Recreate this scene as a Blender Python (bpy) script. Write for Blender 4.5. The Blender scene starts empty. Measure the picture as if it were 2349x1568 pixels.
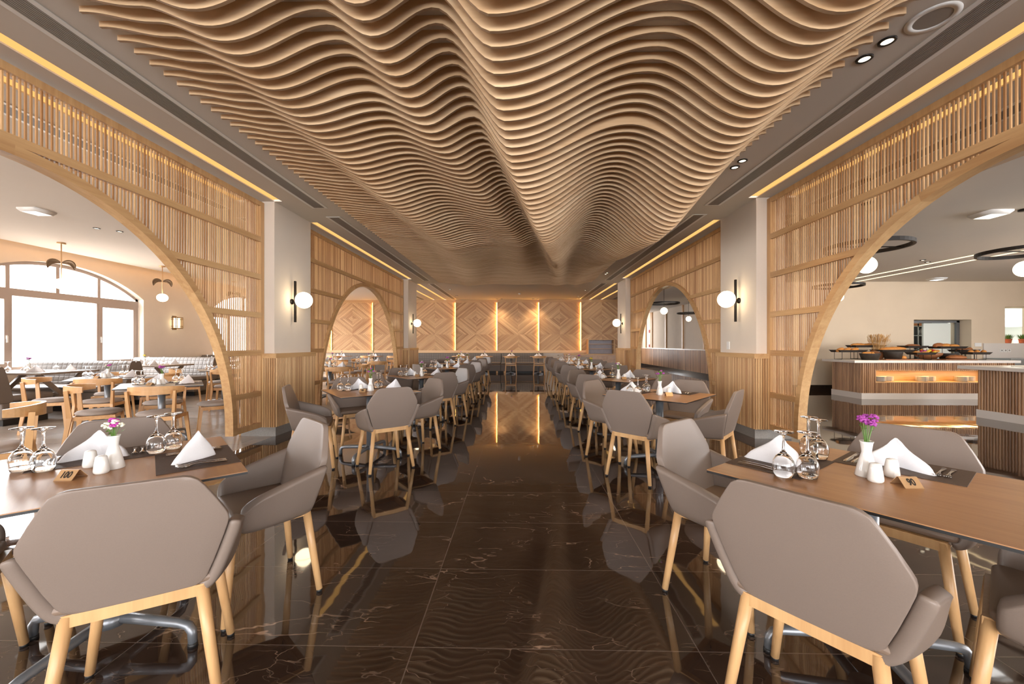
import bpy, bmesh, math, random
from math import sin, cos, pi, radians, sqrt
from mathutils import Vector, Matrix, Euler

# ------------------------------------------------------------------ light levels
EXPOSURE = 0.95
P_LEFT, P_FRONT, P_RIGHT = 680, 140, 210     # daylight through the windows
P_KITCHEN, P_NICHE, P_WALLCOVE = 40, 7, 26
P_SPOT = 28
E_GLOBE, E_COVE, E_WALLSTRIP = 4.5, 0.62, 20.0
MARBLE_IOR = 1.95

# ------------------------------------------------------------------ camera
random.seed(7)
SC = bpy.context.scene
COL = SC.collection
W_IMG, H_IMG = 2349, 1568
F_PX = 930.0
CAM_H = 1.286
YAW = 0.0217
cam_d = bpy.data.cameras.new('camera')
cam = bpy.data.objects.new('camera', cam_d)
COL.objects.link(cam)
cam.location = (0, 0, CAM_H)
cam.rotation_euler = (pi/2, 0, YAW)
cam_d.sensor_fit = 'HORIZONTAL'
cam_d.sensor_width = 36.0
cam_d.lens = F_PX/W_IMG*36.0
cam_d.shift_x = 2.7/W_IMG
cam_d.shift_y = 4.0/W_IMG
cam_d.clip_start = 0.05
cam_d.clip_end = 200
SC.camera = cam

SC.view_settings.view_transform = 'Standard'
SC.view_settings.look = 'None'
SC.view_settings.gamma = 1.0
SC.view_settings.exposure = EXPOSURE
SC.cycles.use_denoising = True
SC.cycles.adaptive_threshold = 0.08
SC.cycles.max_bounces = 8
SC.cycles.diffuse_bounces = 3
SC.cycles.glossy_bounces = 3
SC.cycles.transmission_bounces = 8
SC.cycles.transparent_max_bounces = 12
SC.cycles.sample_clamp_indirect = 6.0
SC.cycles.caustics_reflective = False
SC.cycles.caustics_refractive = False

# ------------------------------------------------------------------ daylight and sky
wd = bpy.data.worlds.new('sky')
SC.world = wd
wd.use_nodes = True
bg = wd.node_tree.nodes['Background']
bg.inputs[0].default_value = (0.93, 0.96, 1.0, 1)
bg.inputs[1].default_value = 4.0

def area(name, loc, rot, sx, sy, power, color):
    l = bpy.data.lights.new(name, 'AREA')
    l.shape = 'RECTANGLE'; l.size = sx; l.size_y = sy
    l.energy = power; l.color = color
    o = bpy.data.objects.new(name, l)
    COL.objects.link(o)
    o.location = loc; o.rotation_euler = rot
    return o

DAY = (0.97, 0.98, 1.0)
WARM = (1.0, 0.78, 0.52)
# daylight entering through the arched windows of the left wall
for yc, w in ((-3.7, 3.7), (2.58, 3.7), (8.88, 3.7), (14.98, 3.3)):
    area('daylight_window', (-12.6, yc, 3.7), (0, -pi/2+radians(27), 0), 3.0, w, P_LEFT*(1.8 if yc > 12 else 1.0), DAY)
# daylight entering through the glazed front behind the camera
for xc in (-7.2, -2.4, 2.4, 7.2):
    area('daylight_front', (xc, -6.85, 1.7), (pi/2, 0, 0), 3.6, 2.6, P_FRONT, DAY)
# daylight from the glazed far right side
for yc in (-4.5, -0.5, 3.5):
    area('daylight_right', (14.3, yc, 1.7), (0, pi/2, 0), 2.6, 3.6, P_RIGHT, DAY)
area('daylight_corridor', (5.3, 24.2, 1.7), (-pi/2, 0, 0), 2.6, 2.4, P_RIGHT*0.4, DAY)  # fill light added before the closed end wall to brighten the far end

def spot(loc, power, ang=100, color=WARM):
    l = bpy.data.lights.new('downlight_beam', 'SPOT')
    l.energy = power; l.color = color; l.spot_size = radians(ang); l.spot_blend = 0.8; l.shadow_soft_size = 0.04
    o = bpy.data.objects.new('downlight_beam', l); COL.objects.link(o); o.location = loc
    return o

def bulb(loc, power, r=0.09, color=(1.0, 0.82, 0.6)):
    l = bpy.data.lights.new('lamp_bulb', 'POINT')
    l.energy = power; l.color = color; l.shadow_soft_size = r
    o = bpy.data.objects.new('lamp_bulb', l); COL.objects.link(o); o.location = loc
    return o

# ------------------------------------------------------------------ helpers
def Wd(x, d):
    """measured (sideways, distance) -> room coordinates"""
    return (x, d + YAW*x)

def srgb(r, g, b):
    def f(c):
        c /= 255.0
        return c/12.92 if c <= 0.04045 else ((c+0.055)/1.055)**2.4
    return (f(r), f(g), f(b), 1.0)

class MB:
    def __init__(s):
        s.v = []; s.f = []; s.t = []; s.s = []; s.m = []
    def add(s, verts, faces, tone=None, smooth=False, mi=0):
        n = len(s.v)
        if tone is None: tone = random.random()
        s.v.extend([tuple(p) for p in verts])
        for f in faces:
            s.f.append(tuple(i+n for i in f)); s.t.append(tone); s.s.append(smooth); s.m.append(mi)
    def box(s, x0, x1, y0, y1, z0, z1, tone=None, mi=0):
        if x0 > x1: x0, x1 = x1, x0
        if y0 > y1: y0, y1 = y1, y0
        if z0 > z1: z0, z1 = z1, z0
        s.add([(x0,y0,z0),(x1,y0,z0),(x1,y1,z0),(x0,y1,z0),(x0,y0,z1),(x1,y0,z1),(x1,y1,z1),(x0,y1,z1)],
              [(0,3,2,1),(4,5,6,7),(0,1,5,4),(1,2,6,5),(2,3,7,6),(3,0,4,7)], tone, False, mi)
    def bar(s, p0, p1, w, h, up=(0,0,1), w1=None, h1=None, tone=None, mi=0):
        """rectangular bar from p0 to p1"""
        p0 = Vector(p0); p1 = Vector(p1)
        d = (p1-p0).normalized(); u = Vector(up)
        if abs(d.dot(u)) > 0.98: u = Vector((0,1,0))
        a = d.cross(u).normalized(); b = a.cross(d).normalized()
        w1 = w if w1 is None else w1; h1 = h if h1 is None else h1
        vs = []
        for p, ww, hh in ((p0,w,h),(p1,w1,h1)):
            for sa, sb in ((-1,-1),(1,-1),(1,1),(-1,1)):
                vs.append(p + a*sa*ww/2 + b*sb*hh/2)
        s.add(vs, [(0,1,2,3),(7,6,5,4),(0,4,5,1),(1,5,6,2),(2,6,7,3),(3,7,4,0)], tone, False, mi)
    def tube(s, pts, r, n=8, closed=False, caps=True, tone=0.5, mi=0):
        pts = [Vector(p) for p in pts]; N = len(pts)
        rr = r if isinstance(r, (list, tuple)) else [r]*N
        vs = []; prev = None
        for i, p in enumerate(pts):
            if closed: d = pts[(i+1)%N]-pts[i-1]
            else: d = pts[min(i+1,N-1)]-pts[max(i-1,0)]
            d.normalize()
            if prev is None:
                u = Vector((0,0,1)) if abs(d.z) < 0.9 else Vector((1,0,0))
                a = d.cross(u).normalized()
            else:
                a = (prev - d*prev.dot(d)).normalized()
            prev = a; b = d.cross(a)
            for k in range(n):
                t = 2*pi*k/n
                vs.append(p + (a*cos(t)+b*sin(t))*rr[i])
        fs = []
        for i in range(N if closed else N-1):
            j = (i+1) % N
            for k in range(n):
                k2 = (k+1) % n
                fs.append((i*n+k, i*n+k2, j*n+k2, j*n+k))
        if caps and not closed:
            fs.append(tuple(range(n-1,-1,-1))); fs.append(tuple((N-1)*n+k for k in range(n)))
        s.add(vs, fs, tone, True, mi)
    def cyl(s, p0, p1, r0, r1=None, n=12, tone=0.5, mi=0):
        s.tube([p0, p1], [r0, r0 if r1 is None else r1], n, tone=tone, mi=mi)
    def lathe(s, prof, n=20, c=(0,0,0), tone=0.5, mi=0, sx=1, sy=1):
        vs = []; fs = []; rings = []
        for r, z in prof:
            if r < 1e-6:
                rings.append([len(vs)]); vs.append((c[0], c[1], c[2]+z))
            else:
                st = len(vs)
                for k in range(n):
                    t = 2*pi*k/n
                    vs.append((c[0]+r*cos(t)*sx, c[1]+r*sin(t)*sy, c[2]+z))
                rings.append(list(range(st, st+n)))
        for a, b in zip(rings, rings[1:]):
            for k in range(n):
                k2 = (k+1) % n
                if len(a) == 1 and len(b) == 1: continue
                if len(a) == 1: fs.append((a[0], b[k2], b[k]))
                elif len(b) == 1: fs.append((a[k], a[k2], b[0]))
                else: fs.append((a[k], a[k2], b[k2], b[k]))
        s.add(vs, fs, tone, True, mi)
    def ball(s, c, r, n=12, m=8, sx=1, sy=1, sz=1, tone=0.5, mi=0):
        s.lathe([(r*sin(pi*i/m), -r*sz*cos(pi*i/m)) for i in range(m+1)], n, c, tone, mi, sx, sy)
    def prism(s, poly, z0, z1, tone=0.5, mi=0):
        n = len(poly)
        s.add([(x,y,z0) for x,y in poly]+[(x,y,z1) for x,y in poly],
              [tuple(range(n-1,-1,-1)), tuple(range(n,2*n))]+[(i,(i+1)%n,n+(i+1)%n,n+i) for i in range(n)], tone, False, mi)
    def grid(s, P, tone=0.5, smooth=True, mi=0, closed_u=False):
        nu = len(P); nv = len(P[0])
        vs = [p for row in P for p in row]; fs = []
        for i in range(nu if closed_u else nu-1):
            i2 = (i+1) % nu
            for j in range(nv-1):
                fs.append((i*nv+j, i2*nv+j, i2*nv+j+1, i*nv+j+1))
        s.add(vs, fs, tone, smooth, mi)
    def build(s, name, mats, parent=None, loc=None, bevel=0, seg=2, subsurf=0, solidify=0, sol_off=-1, weld=False, recalc=False, smooth_all=None):
        me = bpy.data.meshes.new(name)
        me.from_pydata(s.v, [], s.f)
        if not isinstance(mats, (list, tuple)): mats = [mats]
        for m in mats: me.materials.append(m)
        at = me.attributes.new('tone', 'FLOAT', 'FACE')
        at.data.foreach_set('value', s.t)
        me.polygons.foreach_set('use_smooth', s.s if smooth_all is None else [smooth_all]*len(s.f))
        me.polygons.foreach_set('material_index', s.m)
        if weld or recalc:
            bm = bmesh.new(); bm.from_mesh(me)
            if weld: bmesh.ops.remove_doubles(bm, verts=bm.verts, dist=1e-5)
            if recalc: bmesh.ops.recalc_face_normals(bm, faces=bm.faces)
            bm.to_mesh(me); bm.free()
        me.update()
        o = bpy.data.objects.new(name, me)
        COL.objects.link(o)
        mod = False
        if solidify:
            m = o.modifiers.new('s', 'SOLIDIFY'); m.thickness = solidify; m.offset = sol_off; m.use_even_offset = False; mod = True
        if bevel:
            m = o.modifiers.new('b', 'BEVEL'); m.width = bevel; m.segments = seg; m.limit_method = 'ANGLE'; m.angle_limit = radians(40); m.harden_normals = False; mod = True
        if subsurf:
            m = o.modifiers.new('u', 'SUBSURF'); m.levels = subsurf; m.render_levels = subsurf; mod = True
        if mod:
            dg = bpy.context.evaluated_depsgraph_get()
            new = bpy.data.meshes.new_from_object(o.evaluated_get(dg))
            new.name = name
            o.modifiers.clear()
            o.data = new
            bpy.data.meshes.remove(me)
            if smooth_all: new.polygons.foreach_set('use_smooth', [True]*len(new.polygons))
        if parent is not None: o.parent = parent
        if loc is not None: o.location = loc
        return o

def thing(name, label, cat, loc=(0,0,0), rz=0.0, group=None):
    o = bpy.data.objects.new(name, None)
    COL.objects.link(o)
    o.empty_display_size = 0.1
    o.location = loc; o.rotation_euler = (0, 0, rz)
    o['label'] = label; o['category'] = cat
    if group: o['group'] = group
    return o

def tag(o, label, cat, group=None):
    o['label'] = label; o['category'] = cat
    if group: o['group'] = group
    return o

def struct(o):
    o['kind'] = 'structure'
    return o

KIDS = {}
def kids(o):
    k = o.as_pointer()
    if k not in KIDS: KIDS[k] = list(o.children)
    return KIDS[k]

def dup(root, loc, rz, label, group=None):
    r = root.copy(); COL.objects.link(r)
    r.location = loc; r.rotation_euler = (0, 0, rz)
    r['label'] = label
    if group: r['group'] = group
    for ch in kids(root):
        c = ch.copy(); COL.objects.link(c); c.parent = r
        for g in kids(ch):
            d = g.copy(); COL.objects.link(d); d.parent = c
    return r

class Proto:
    """first use moves the built thing itself, later uses copy it"""
    def __init__(s, maker): s.maker = maker; s.root = None
    def put(s, loc, rz, label, group=None):
        if s.root is None:
            s.root = s.maker()
            s.root.location = loc; s.root.rotation_euler = (0,0,rz); s.root['label'] = label
            if group: s.root['group'] = group
            kids(s.root)
            for c in kids(s.root): kids(c)
            return s.root
        return dup(s.root, loc, rz, label, group)

# ------------------------------------------------------------------ materials
def new_mat(name):
    m = bpy.data.materials.new(name); m.use_nodes = True
    nt = m.node_tree
    return m, nt, nt.nodes['Principled BSDF']

def mix_color(nt, fac, a, b):
    n = nt.nodes.new('ShaderNodeMix'); n.data_type = 'RGBA'
    for sock, val in ((n.inputs[0], fac), (n.inputs[6], a), (n.inputs[7], b)):
        if hasattr(val, 'is_linked'): nt.links.new(val, sock)
        else: sock.default_value = val
    return n.outputs[2]

def math_node(nt, op, a, b=None, c=None, clamp=False):
    n = nt.nodes.new('ShaderNodeMath'); n.operation = op; n.use_clamp = clamp
    for i, val in enumerate((a, b, c)):
        if val is None: continue
        if hasattr(val, 'is_linked'): nt.links.new(val, n.inputs[i])
        else: n.inputs[i].default_value = val
    return n.outputs[0]

def coords(nt, scale=(1,1,1), kind='Object', loc=(0,0,0)):
    tc = nt.nodes.new('ShaderNodeTexCoord'); mp = nt.nodes.new('ShaderNodeMapping')
    mp.inputs['Scale'].default_value = scale; mp.inputs['Location'].default_value = loc
    nt.links.new(tc.outputs[kind], mp.inputs[0])
    return mp.outputs[0]

def noise(nt, vec, scale, detail=3, rough=0.5, dist=0.0):
    n = nt.nodes.new('ShaderNodeTexNoise')
    n.inputs['Scale'].default_value = scale; n.inputs['Detail'].default_value = detail
    n.inputs['Roughness'].default_value = rough; n.inputs['Distortion'].default_value = dist
    nt.links.new(vec, n.inputs['Vector'])
    return n

def ramp(nt, fac, stops):
    n = nt.nodes.new('ShaderNodeValToRGB')
    el = n.color_ramp.elements
    while len(el) < len(stops): el.new(0.5)
    for e, (p, c) in zip(el, stops):
        e.position = p; e.color = c if len(c) == 4 else (*c, 1)
    nt.links.new(fac, n.inputs[0])
    return n.outputs[0]

def bump(nt, bsdf, height, strength=0.2, dist=0.01):
    b = nt.nodes.new('ShaderNodeBump')
    b.inputs['Strength'].default_value = strength; b.inputs['Distance'].default_value = dist
    nt.links.new(height, b.inputs['Height']); nt.links.new(b.outputs[0], bsdf.inputs['Normal'])

def plain(name, col, rough=0.5, metal=0.0, spec=0.5, nscale=0, namp=0.08, bumps=0.0):
    m, nt, b = new_mat(name)
    b.inputs['Roughness'].default_value = rough
    b.inputs['Metallic'].default_value = metal
    b.inputs['Specular IOR Level'].default_value = spec
    if nscale:
        n = noise(nt, coords(nt), nscale, 4)
        d = tuple(c*(1-namp) for c in col[:3])+(1,); l = tuple(min(1,c*(1+namp)) for c in col[:3])+(1,)
        nt.links.new(mix_color(nt, n.outputs[0], d, l), b.inputs['Base Color'])
        if bumps: bump(nt, b, n.outputs[0], bumps, 0.004)
    else:
        b.inputs['Base Color'].default_value = col
    return m

def wood(name, light, dark, grain='Z', rough=0.4, spec=0.4, tone_amp=0.55, coord='Object'):
    m, nt, b = new_mat(name)
    sc = {'X': (2.0, 30, 30), 'Y': (30, 2.0, 30), 'Z': (30, 30, 2.0)}[grain]
    v = coords(nt, sc, coord)
    at = nt.nodes.new('ShaderNodeAttribute'); at.attribute_name = 'tone'
    # each board gets its own grain
    cb = nt.nodes.new('ShaderNodeCombineXYZ')
    sh = math_node(nt, 'MULTIPLY', at.outputs['Fac'], 37.0)
    for i in range(3): nt.links.new(sh, cb.inputs[i])
    va = nt.nodes.new('ShaderNodeVectorMath'); va.operation = 'ADD'
    nt.links.new(v, va.inputs[0]); nt.links.new(cb.outputs[0], va.inputs[1])
    n1 = noise(nt, va.outputs[0], 1.0, 5, 0.62, 0.4)
    n2 = noise(nt, va.outputs[0], 0.22, 2, 0.5, 1.2)
    f = math_node(nt, 'MULTIPLY', n1.outputs[0], 0.55)
    f = math_node(nt, 'ADD', f, math_node(nt, 'MULTIPLY', n2.outputs[0], 0.45))
    f = math_node(nt, 'ADD', f, math_node(nt, 'MULTIPLY', math_node(nt, 'SUBTRACT', at.outputs['Fac'], 0.5), tone_amp))
    c = ramp(nt, f, [(0.22, dark), (0.78, light)])
    nt.links.new(c, b.inputs['Base Color'])
    b.inputs['Roughness'].default_value = rough
    b.inputs['Specular IOR Level'].default_value = spec
    bump(nt, b, n1.outputs[0], 0.06, 0.002)
    return m

def emit(name, col, strength):
    m = bpy.data.materials.new(name); m.use_nodes = True
    nt = m.node_tree; nt.nodes.clear()
    e = nt.nodes.new('ShaderNodeEmission'); o = nt.nodes.new('ShaderNodeOutputMaterial')
    e.inputs[0].default_value = col; e.inputs[1].default_value = strength
    nt.links.new(e.outputs[0], o.inputs[0])
    return m

OAK_L, OAK_D = srgb(220,180,130), srgb(174,128,82)
M = {}
M['oak_z'] = wood('oak_upright', OAK_L, OAK_D, 'Z')
M['oak_y'] = wood('oak_along', OAK_L, OAK_D, 'Y', tone_amp=0.3)
M['oak_x'] = wood('oak_across', OAK_L, OAK_D, 'X', tone_amp=0.3)
M['oak_slat'] = wood('oak_slats', srgb(218,176,126), srgb(164,116,72), 'Z', tone_amp=0.6)
M['walnut_flute'] = wood('brown_oak_flutes', srgb(196,152,112), srgb(136,96,66), 'Z', tone_amp=0.5)
M['oak_dark'] = plain('dark_oak_backing', srgb(112,76,50), 0.6)  # darker copy of the oak, paints shade into the flute gaps
M['ply_edge'] = plain('plywood_edge', srgb(164,132,102), 0.6, nscale=30, namp=0.15)
M['birch'] = wood('birch_plywood', srgb(238,206,166), srgb(206,164,120), 'X', rough=0.5, tone_amp=0.25)
M['leg'] = wood('ash_leg', srgb(224,182,130), srgb(186,138,90), 'Z', tone_amp=0.0, rough=0.35)
M['chair_oak'] = wood('chair_oak', srgb(220,174,120), srgb(188,138,88), 'X', tone_amp=0.0, rough=0.35)
M['chair_oak_z'] = wood('chair_oak_upright', srgb(220,174,120), srgb(188,138,88), 'Z', tone_amp=0.0, rough=0.35)
M['top_oak'] = wood('table_oak', srgb(196,148,104), srgb(156,108,70), 'Y', rough=0.32, spec=0.5, tone_amp=0.0)
M['top_grey'] = wood('table_grey_oak', srgb(176,164,150), srgb(136,124,112), 'X', rough=0.3, spec=0.5, tone_amp=0.0)
M['top_brown'] = wood('booth_table_grey_brown', srgb(150,132,116), srgb(118,102,88), 'X', rough=0.35, tone_amp=0.0)
M['wallwood'] = wood('diamond_oak_planks', srgb(224,184,136), srgb(172,126,84), 'X', rough=0.45, tone_amp=0.42, coord='UV')
M['wallwood_h'] = wood('oak_capping', srgb(232,196,152), srgb(206,166,122), 'X', tone_amp=0.2)
M['cabinet'] = wood('washed_oak', srgb(214,182,156), srgb(184,148,122), 'Z', tone_amp=0.3)
M['plaster'] = plain('warm_plaster', srgb(226,212,196), 0.85, nscale=3, namp=0.05)
M['plaster_tan'] = plain('tan_plaster', srgb(224,204,178), 0.85, nscale=1.6, namp=0.07)
M['ceiling'] = plain('ceiling_paint', srgb(214,204,192), 0.9, nscale=2, namp=0.02)
M['leather'] = plain('taupe_leather', srgb(130,114,103), 0.42, spec=0.4, nscale=260, namp=0.05, bumps=0.08)
M['seat_leather'] = plain('taupe_seat_leather', srgb(132,111,95), 0.42, spec=0.4, nscale=260, namp=0.05, bumps=0.08)
M['seat_fabric'] = plain('grey_taupe_fabric', srgb(160,146,136), 0.8, nscale=200, namp=0.08)
M['bench'] = plain('brown_grey_leather', srgb(112,100,90), 0.5, nscale=200, namp=0.05)
M['black'] = plain('black_rubber', srgb(24,22,21), 0.5)
M['black_edge'] = plain('black_laminate_edge', srgb(28,26,25), 0.4)
M['iron'] = plain('black_iron', srgb(38,33,30), 0.45, metal=0.6)
M['grey_metal'] = plain('grey_powder_metal', srgb(128,130,134), 0.35, metal=0.5)
M['grille'] = plain('grille_metal', srgb(150,144,138), 0.5, metal=0.2)
M['grille_dark'] = plain('grille_void', srgb(84,78,72), 0.8)
M['steel'] = plain('cutlery_steel', srgb(214,210,206), 0.14, metal=1.0)
M['brass'] = plain('brushed_gold_metal', srgb(206,166,122), 0.38, metal=0.45)
M['bronze'] = plain('bronze', srgb(120,98,76), 0.35, metal=0.8)
M['porcelain'] = plain('white_porcelain', srgb(236,232,226), 0.12)
M['napkin'] = plain('white_napkin', srgb(240,238,240), 0.9, nscale=160, namp=0.03, bumps=0.05)
M['mat'] = plain('woven_brown_mat', srgb(74,54,42), 0.6, nscale=120, namp=0.25, bumps=0.25)
M['granite'] = plain('grey_granite', srgb(138,132,126), 0.35, nscale=90, namp=0.4)
M['baseboard'] = plain('dark_marble_base', srgb(46,36,30), 0.15, nscale=14, namp=0.5)
M['white_top'] = plain('white_quartz', srgb(226,218,210), 0.25)
M['white_plastic'] = plain('white_plastic', srgb(236,234,230), 0.4)
M['pvc'] = plain('window_frame_taupe', srgb(176,160,150), 0.4)
M['kitchen'] = plain('kitchen_white', srgb(236,240,232), 0.4)
M['kitchen_steel'] = plain('kitchen_steel', srgb(170,176,180), 0.3, metal=0.6)
M['wicker'] = plain('black_wicker', srgb(46,38,32), 0.6, nscale=140, namp=0.4, bumps=0.4)
M['bread'] = plain('golden_crust', srgb(206,138,66), 0.6, nscale=22, namp=0.25, bumps=0.2)
M['bread_dark'] = plain('brown_crust', srgb(160,98,52), 0.65, nscale=22, namp=0.3, bumps=0.2)
M['board'] = plain('board_wood', srgb(150,98,62), 0.5, nscale=20, namp=0.2)
M['wheat'] = plain('dry_wheat', srgb(206,160,100), 0.7, nscale=60, namp=0.2)
M['green'] = plain('leaf_green', srgb(92,128,52), 0.55, nscale=40, namp=0.2)
M['purple'] = plain('purple_petals', srgb(168,70,160), 0.6, nscale=60, namp=0.25)
M['magenta'] = plain('magenta_petals', srgb(196,70,170), 0.6, nscale=60, namp=0.2)
M['white_petal'] = plain('cream_petals', srgb(240,236,214), 0.6, nscale=60, namp=0.08)
M['yellow'] = plain('yellow_petals', srgb(240,200,50), 0.6, nscale=60, namp=0.15)
M['terracotta'] = plain('terracotta', srgb(176,96,62), 0.7)
M['red'] = plain('red_plastic', srgb(190,40,44), 0.4)
M['ink'] = plain('black_digits', srgb(26,22,20), 0.5)
M['globe'] = emit('lit_opal_glass', (1.0, 0.80, 0.52, 1), E_GLOBE)
M['cove'] = emit('warm_led_cove', (1.0, 0.53, 0.16, 1), E_COVE)
M['strip'] = emit('warm_strip', (1.0, 0.74, 0.42, 1), 1.3)
M['cove_wall'] = emit('amber_led_strip', (1.0, 0.48, 0.10, 1), E_WALLSTRIP)
M['lens'] = emit('downlight_lens', (1.0, 0.86, 0.62, 1), 3.0)
M['panel_lens'] = emit('ceiling_lamp_lens', (1.0, 0.97, 0.92, 1), 2.2)
M['lantern'] = emit('lantern_glow', (1.0, 0.80, 0.46, 1), 3.0)
M['candle'] = emit('tea_light_glow', (1.0, 0.66, 0.42, 1), 2.0)

def glass_mat():
    m, nt, b = new_mat('clear_glass')
    b.inputs['Base Color'].default_value = (1,1,1,1)
    b.inputs['Roughness'].default_value = 0.0
    b.inputs['IOR'].default_value = 1.45
    b.inputs['Transmission Weight'].default_value = 1.0
    return m
M['glass'] = glass_mat()

def pane_mat():
    m = bpy.data.materials.new('window_glass'); m.use_nodes = True
    nt = m.node_tree; nt.nodes.clear()
    o = nt.nodes.new('ShaderNodeOutputMaterial'); mx = nt.nodes.new('ShaderNodeMixShader')
    t = nt.nodes.new('ShaderNodeBsdfTransparent'); g = nt.nodes.new('ShaderNodeBsdfGlossy'); fr = nt.nodes.new('ShaderNodeFresnel')
    g.inputs['Roughness'].default_value = 0.02; fr.inputs[0].default_value = 1.3
    nt.links.new(fr.outputs[0], mx.inputs[0]); nt.links.new(t.outputs[0], mx.inputs[1]); nt.links.new(g.outputs[0], mx.inputs[2])
    nt.links.new(mx.outputs[0], o.inputs[0])
    return m
M['pane'] = pane_mat()

def marble_mat():
    m, nt, b = new_mat('dark_emperador_marble')
    tc = nt.nodes.new('ShaderNodeTexCoord'); sp = nt.nodes.new('ShaderNodeSeparateXYZ')
    nt.links.new(tc.outputs['Object'], sp.inputs[0])
    tx = math_node(nt, 'DIVIDE', math_node(nt, 'SUBTRACT', sp.outputs[0], 0.75), 1.2)
    ty = math_node(nt, 'DIVIDE', math_node(nt, 'SUBTRACT', sp.outputs[1], 1.71), 0.6)
    ix = math_node(nt, 'FLOOR', tx); iy = math_node(nt, 'FLOOR', ty)
    fx = math_node(nt, 'ABSOLUTE', math_node(nt, 'SUBTRACT', math_node(nt, 'FRACT', tx), 0.5))
    fy = math_node(nt, 'ABSOLUTE', math_node(nt, 'SUBTRACT', math_node(nt, 'FRACT', ty), 0.5))
    sx = math_node(nt, 'GREATER_THAN', fx, 0.5-0.0022/1.2)
    sy = math_node(nt, 'GREATER_THAN', fy, 0.5-0.0022/0.6)
    seam = math_node(nt, 'MAXIMUM', sx, sy)
    cb = nt.nodes.new('ShaderNodeCombineXYZ'); nt.links.new(ix, cb.inputs[0]); nt.links.new(iy, cb.inputs[1])
    wn = nt.nodes.new('ShaderNodeTexWhiteNoise'); wn.noise_dimensions = '3D'; nt.links.new(cb.outputs[0], wn.inputs['Vector'])
    off = nt.nodes.new('ShaderNodeVectorMath'); off.operation = 'SCALE'; off.inputs['Scale'].default_value = 30.0
    nt.links.new(wn.outputs['Color'], off.inputs[0])
    ad = nt.nodes.new('ShaderNodeVectorMath'); ad.operation = 'ADD'
    nt.links.new(tc.outputs['Object'], ad.inputs[0]); nt.links.new(off.outputs[0], ad.inputs[1])
    P = ad.outputs[0]
    # stretch on a diagonal so that the veins run obliquely
    mp = nt.nodes.new('ShaderNodeMapping'); mp.inputs['Rotation'].default_value = (0,0,radians(35)); mp.inputs['Scale'].default_value = (1.0, 2.6, 1)
    nt.links.new(P, mp.inputs[0])
    warp = noise(nt, mp.outputs[0], 1.6, 4, 0.6)
    w2 = nt.nodes.new('ShaderNodeVectorMath'); w2.operation = 'SCALE'; w2.inputs['Scale'].default_value = 0.75
    nt.links.new(warp.outputs['Color'], w2.inputs[0])
    a2 = nt.nodes.new('ShaderNodeVectorMath'); a2.operation = 'ADD'
    nt.links.new(mp.outputs[0], a2.inputs[0]); nt.links.new(w2.outputs[0], a2.inputs[1])
    def veins(scale, width, brk_scale, thr):
        v = nt.nodes.new('ShaderNodeTexVoronoi'); v.feature = 'DISTANCE_TO_EDGE'; v.inputs['Scale'].default_value = scale
        nt.links.new(a2.outputs[0], v.inputs['Vector'])
        line = math_node(nt, 'SUBTRACT', 1.0, math_node(nt, 'DIVIDE', v.outputs['Distance'], width), clamp=True)
        brk = noise(nt, P, brk_scale, 3)
        k = math_node(nt, 'MULTIPLY', math_node(nt, 'SUBTRACT', brk.outputs[0], thr), 7.0, clamp=True)
        return math_node(nt, 'MULTIPLY', line, k)
    v1 = veins(0.9, 0.010, 2.0, 0.52)
    v2 = veins(2.4, 0.013, 3.0, 0.52)
    v3 = veins(5.5, 0.020, 4.0, 0.52)
    vs = math_node(nt, 'ADD', math_node(nt, 'MULTIPLY', v1, 1.0), math_node(nt, 'MULTIPLY', v2, 0.6))
    vs = math_node(nt, 'ADD', vs, math_node(nt, 'MULTIPLY', v3, 0.35), clamp=True)
    cloud = noise(nt, P, 1.7, 5, 0.6)
    base = ramp(nt, cloud.outputs[0], [(0.3, srgb(44,32,25)), (0.6, srgb(62,47,38)), (0.8, srgb(84,67,56))])
    c = mix_color(nt, vs, base, srgb(176,146,124))
    c = mix_color(nt, math_node(nt, 'MULTIPLY', seam, 0.75), c, srgb(120,104,94))
    nt.links.new(c, b.inputs['Base Color'])
    b.inputs['Roughness'].default_value = 0.035
    b.inputs['IOR'].default_value = MARBLE_IOR
    wv = noise(nt, tc.outputs['Object'], 3.2, 2, 0.5)
    bump(nt, b, wv.outputs[0], 0.022, 0.05)
    return m
M['marble'] = marble_mat()

def tile_mat():
    m, nt, b = new_mat('pale_plank_tile')
    v = coords(nt, (1,1,1))
    br = nt.nodes.new('ShaderNodeTexBrick')
    br.inputs['Scale'].default_value = 1.0; br.inputs['Brick Width'].default_value = 1.2; br.inputs['Row Height'].default_value = 0.3
    br.inputs['Mortar Size'].default_value = 0.003
    br.inputs['Color1'].default_value = srgb(178,166,154); br.inputs['Color2'].default_value = srgb(160,146,134); br.inputs['Mortar'].default_value = srgb(120,110,102)
    nt.links.new(v, br.inputs['Vector'])
    n = noise(nt, coords(nt, (3, 24, 1)), 1.0, 4)
    c = mix_color(nt, math_node(nt, 'MULTIPLY', n.outputs[0], 0.4), br.outputs[0], srgb(128,114,102))
    nt.links.new(c, b.inputs['Base Color'])
    b.inputs['Roughness'].default_value = 0.22
    return m
M['tile'] = tile_mat()

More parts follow.
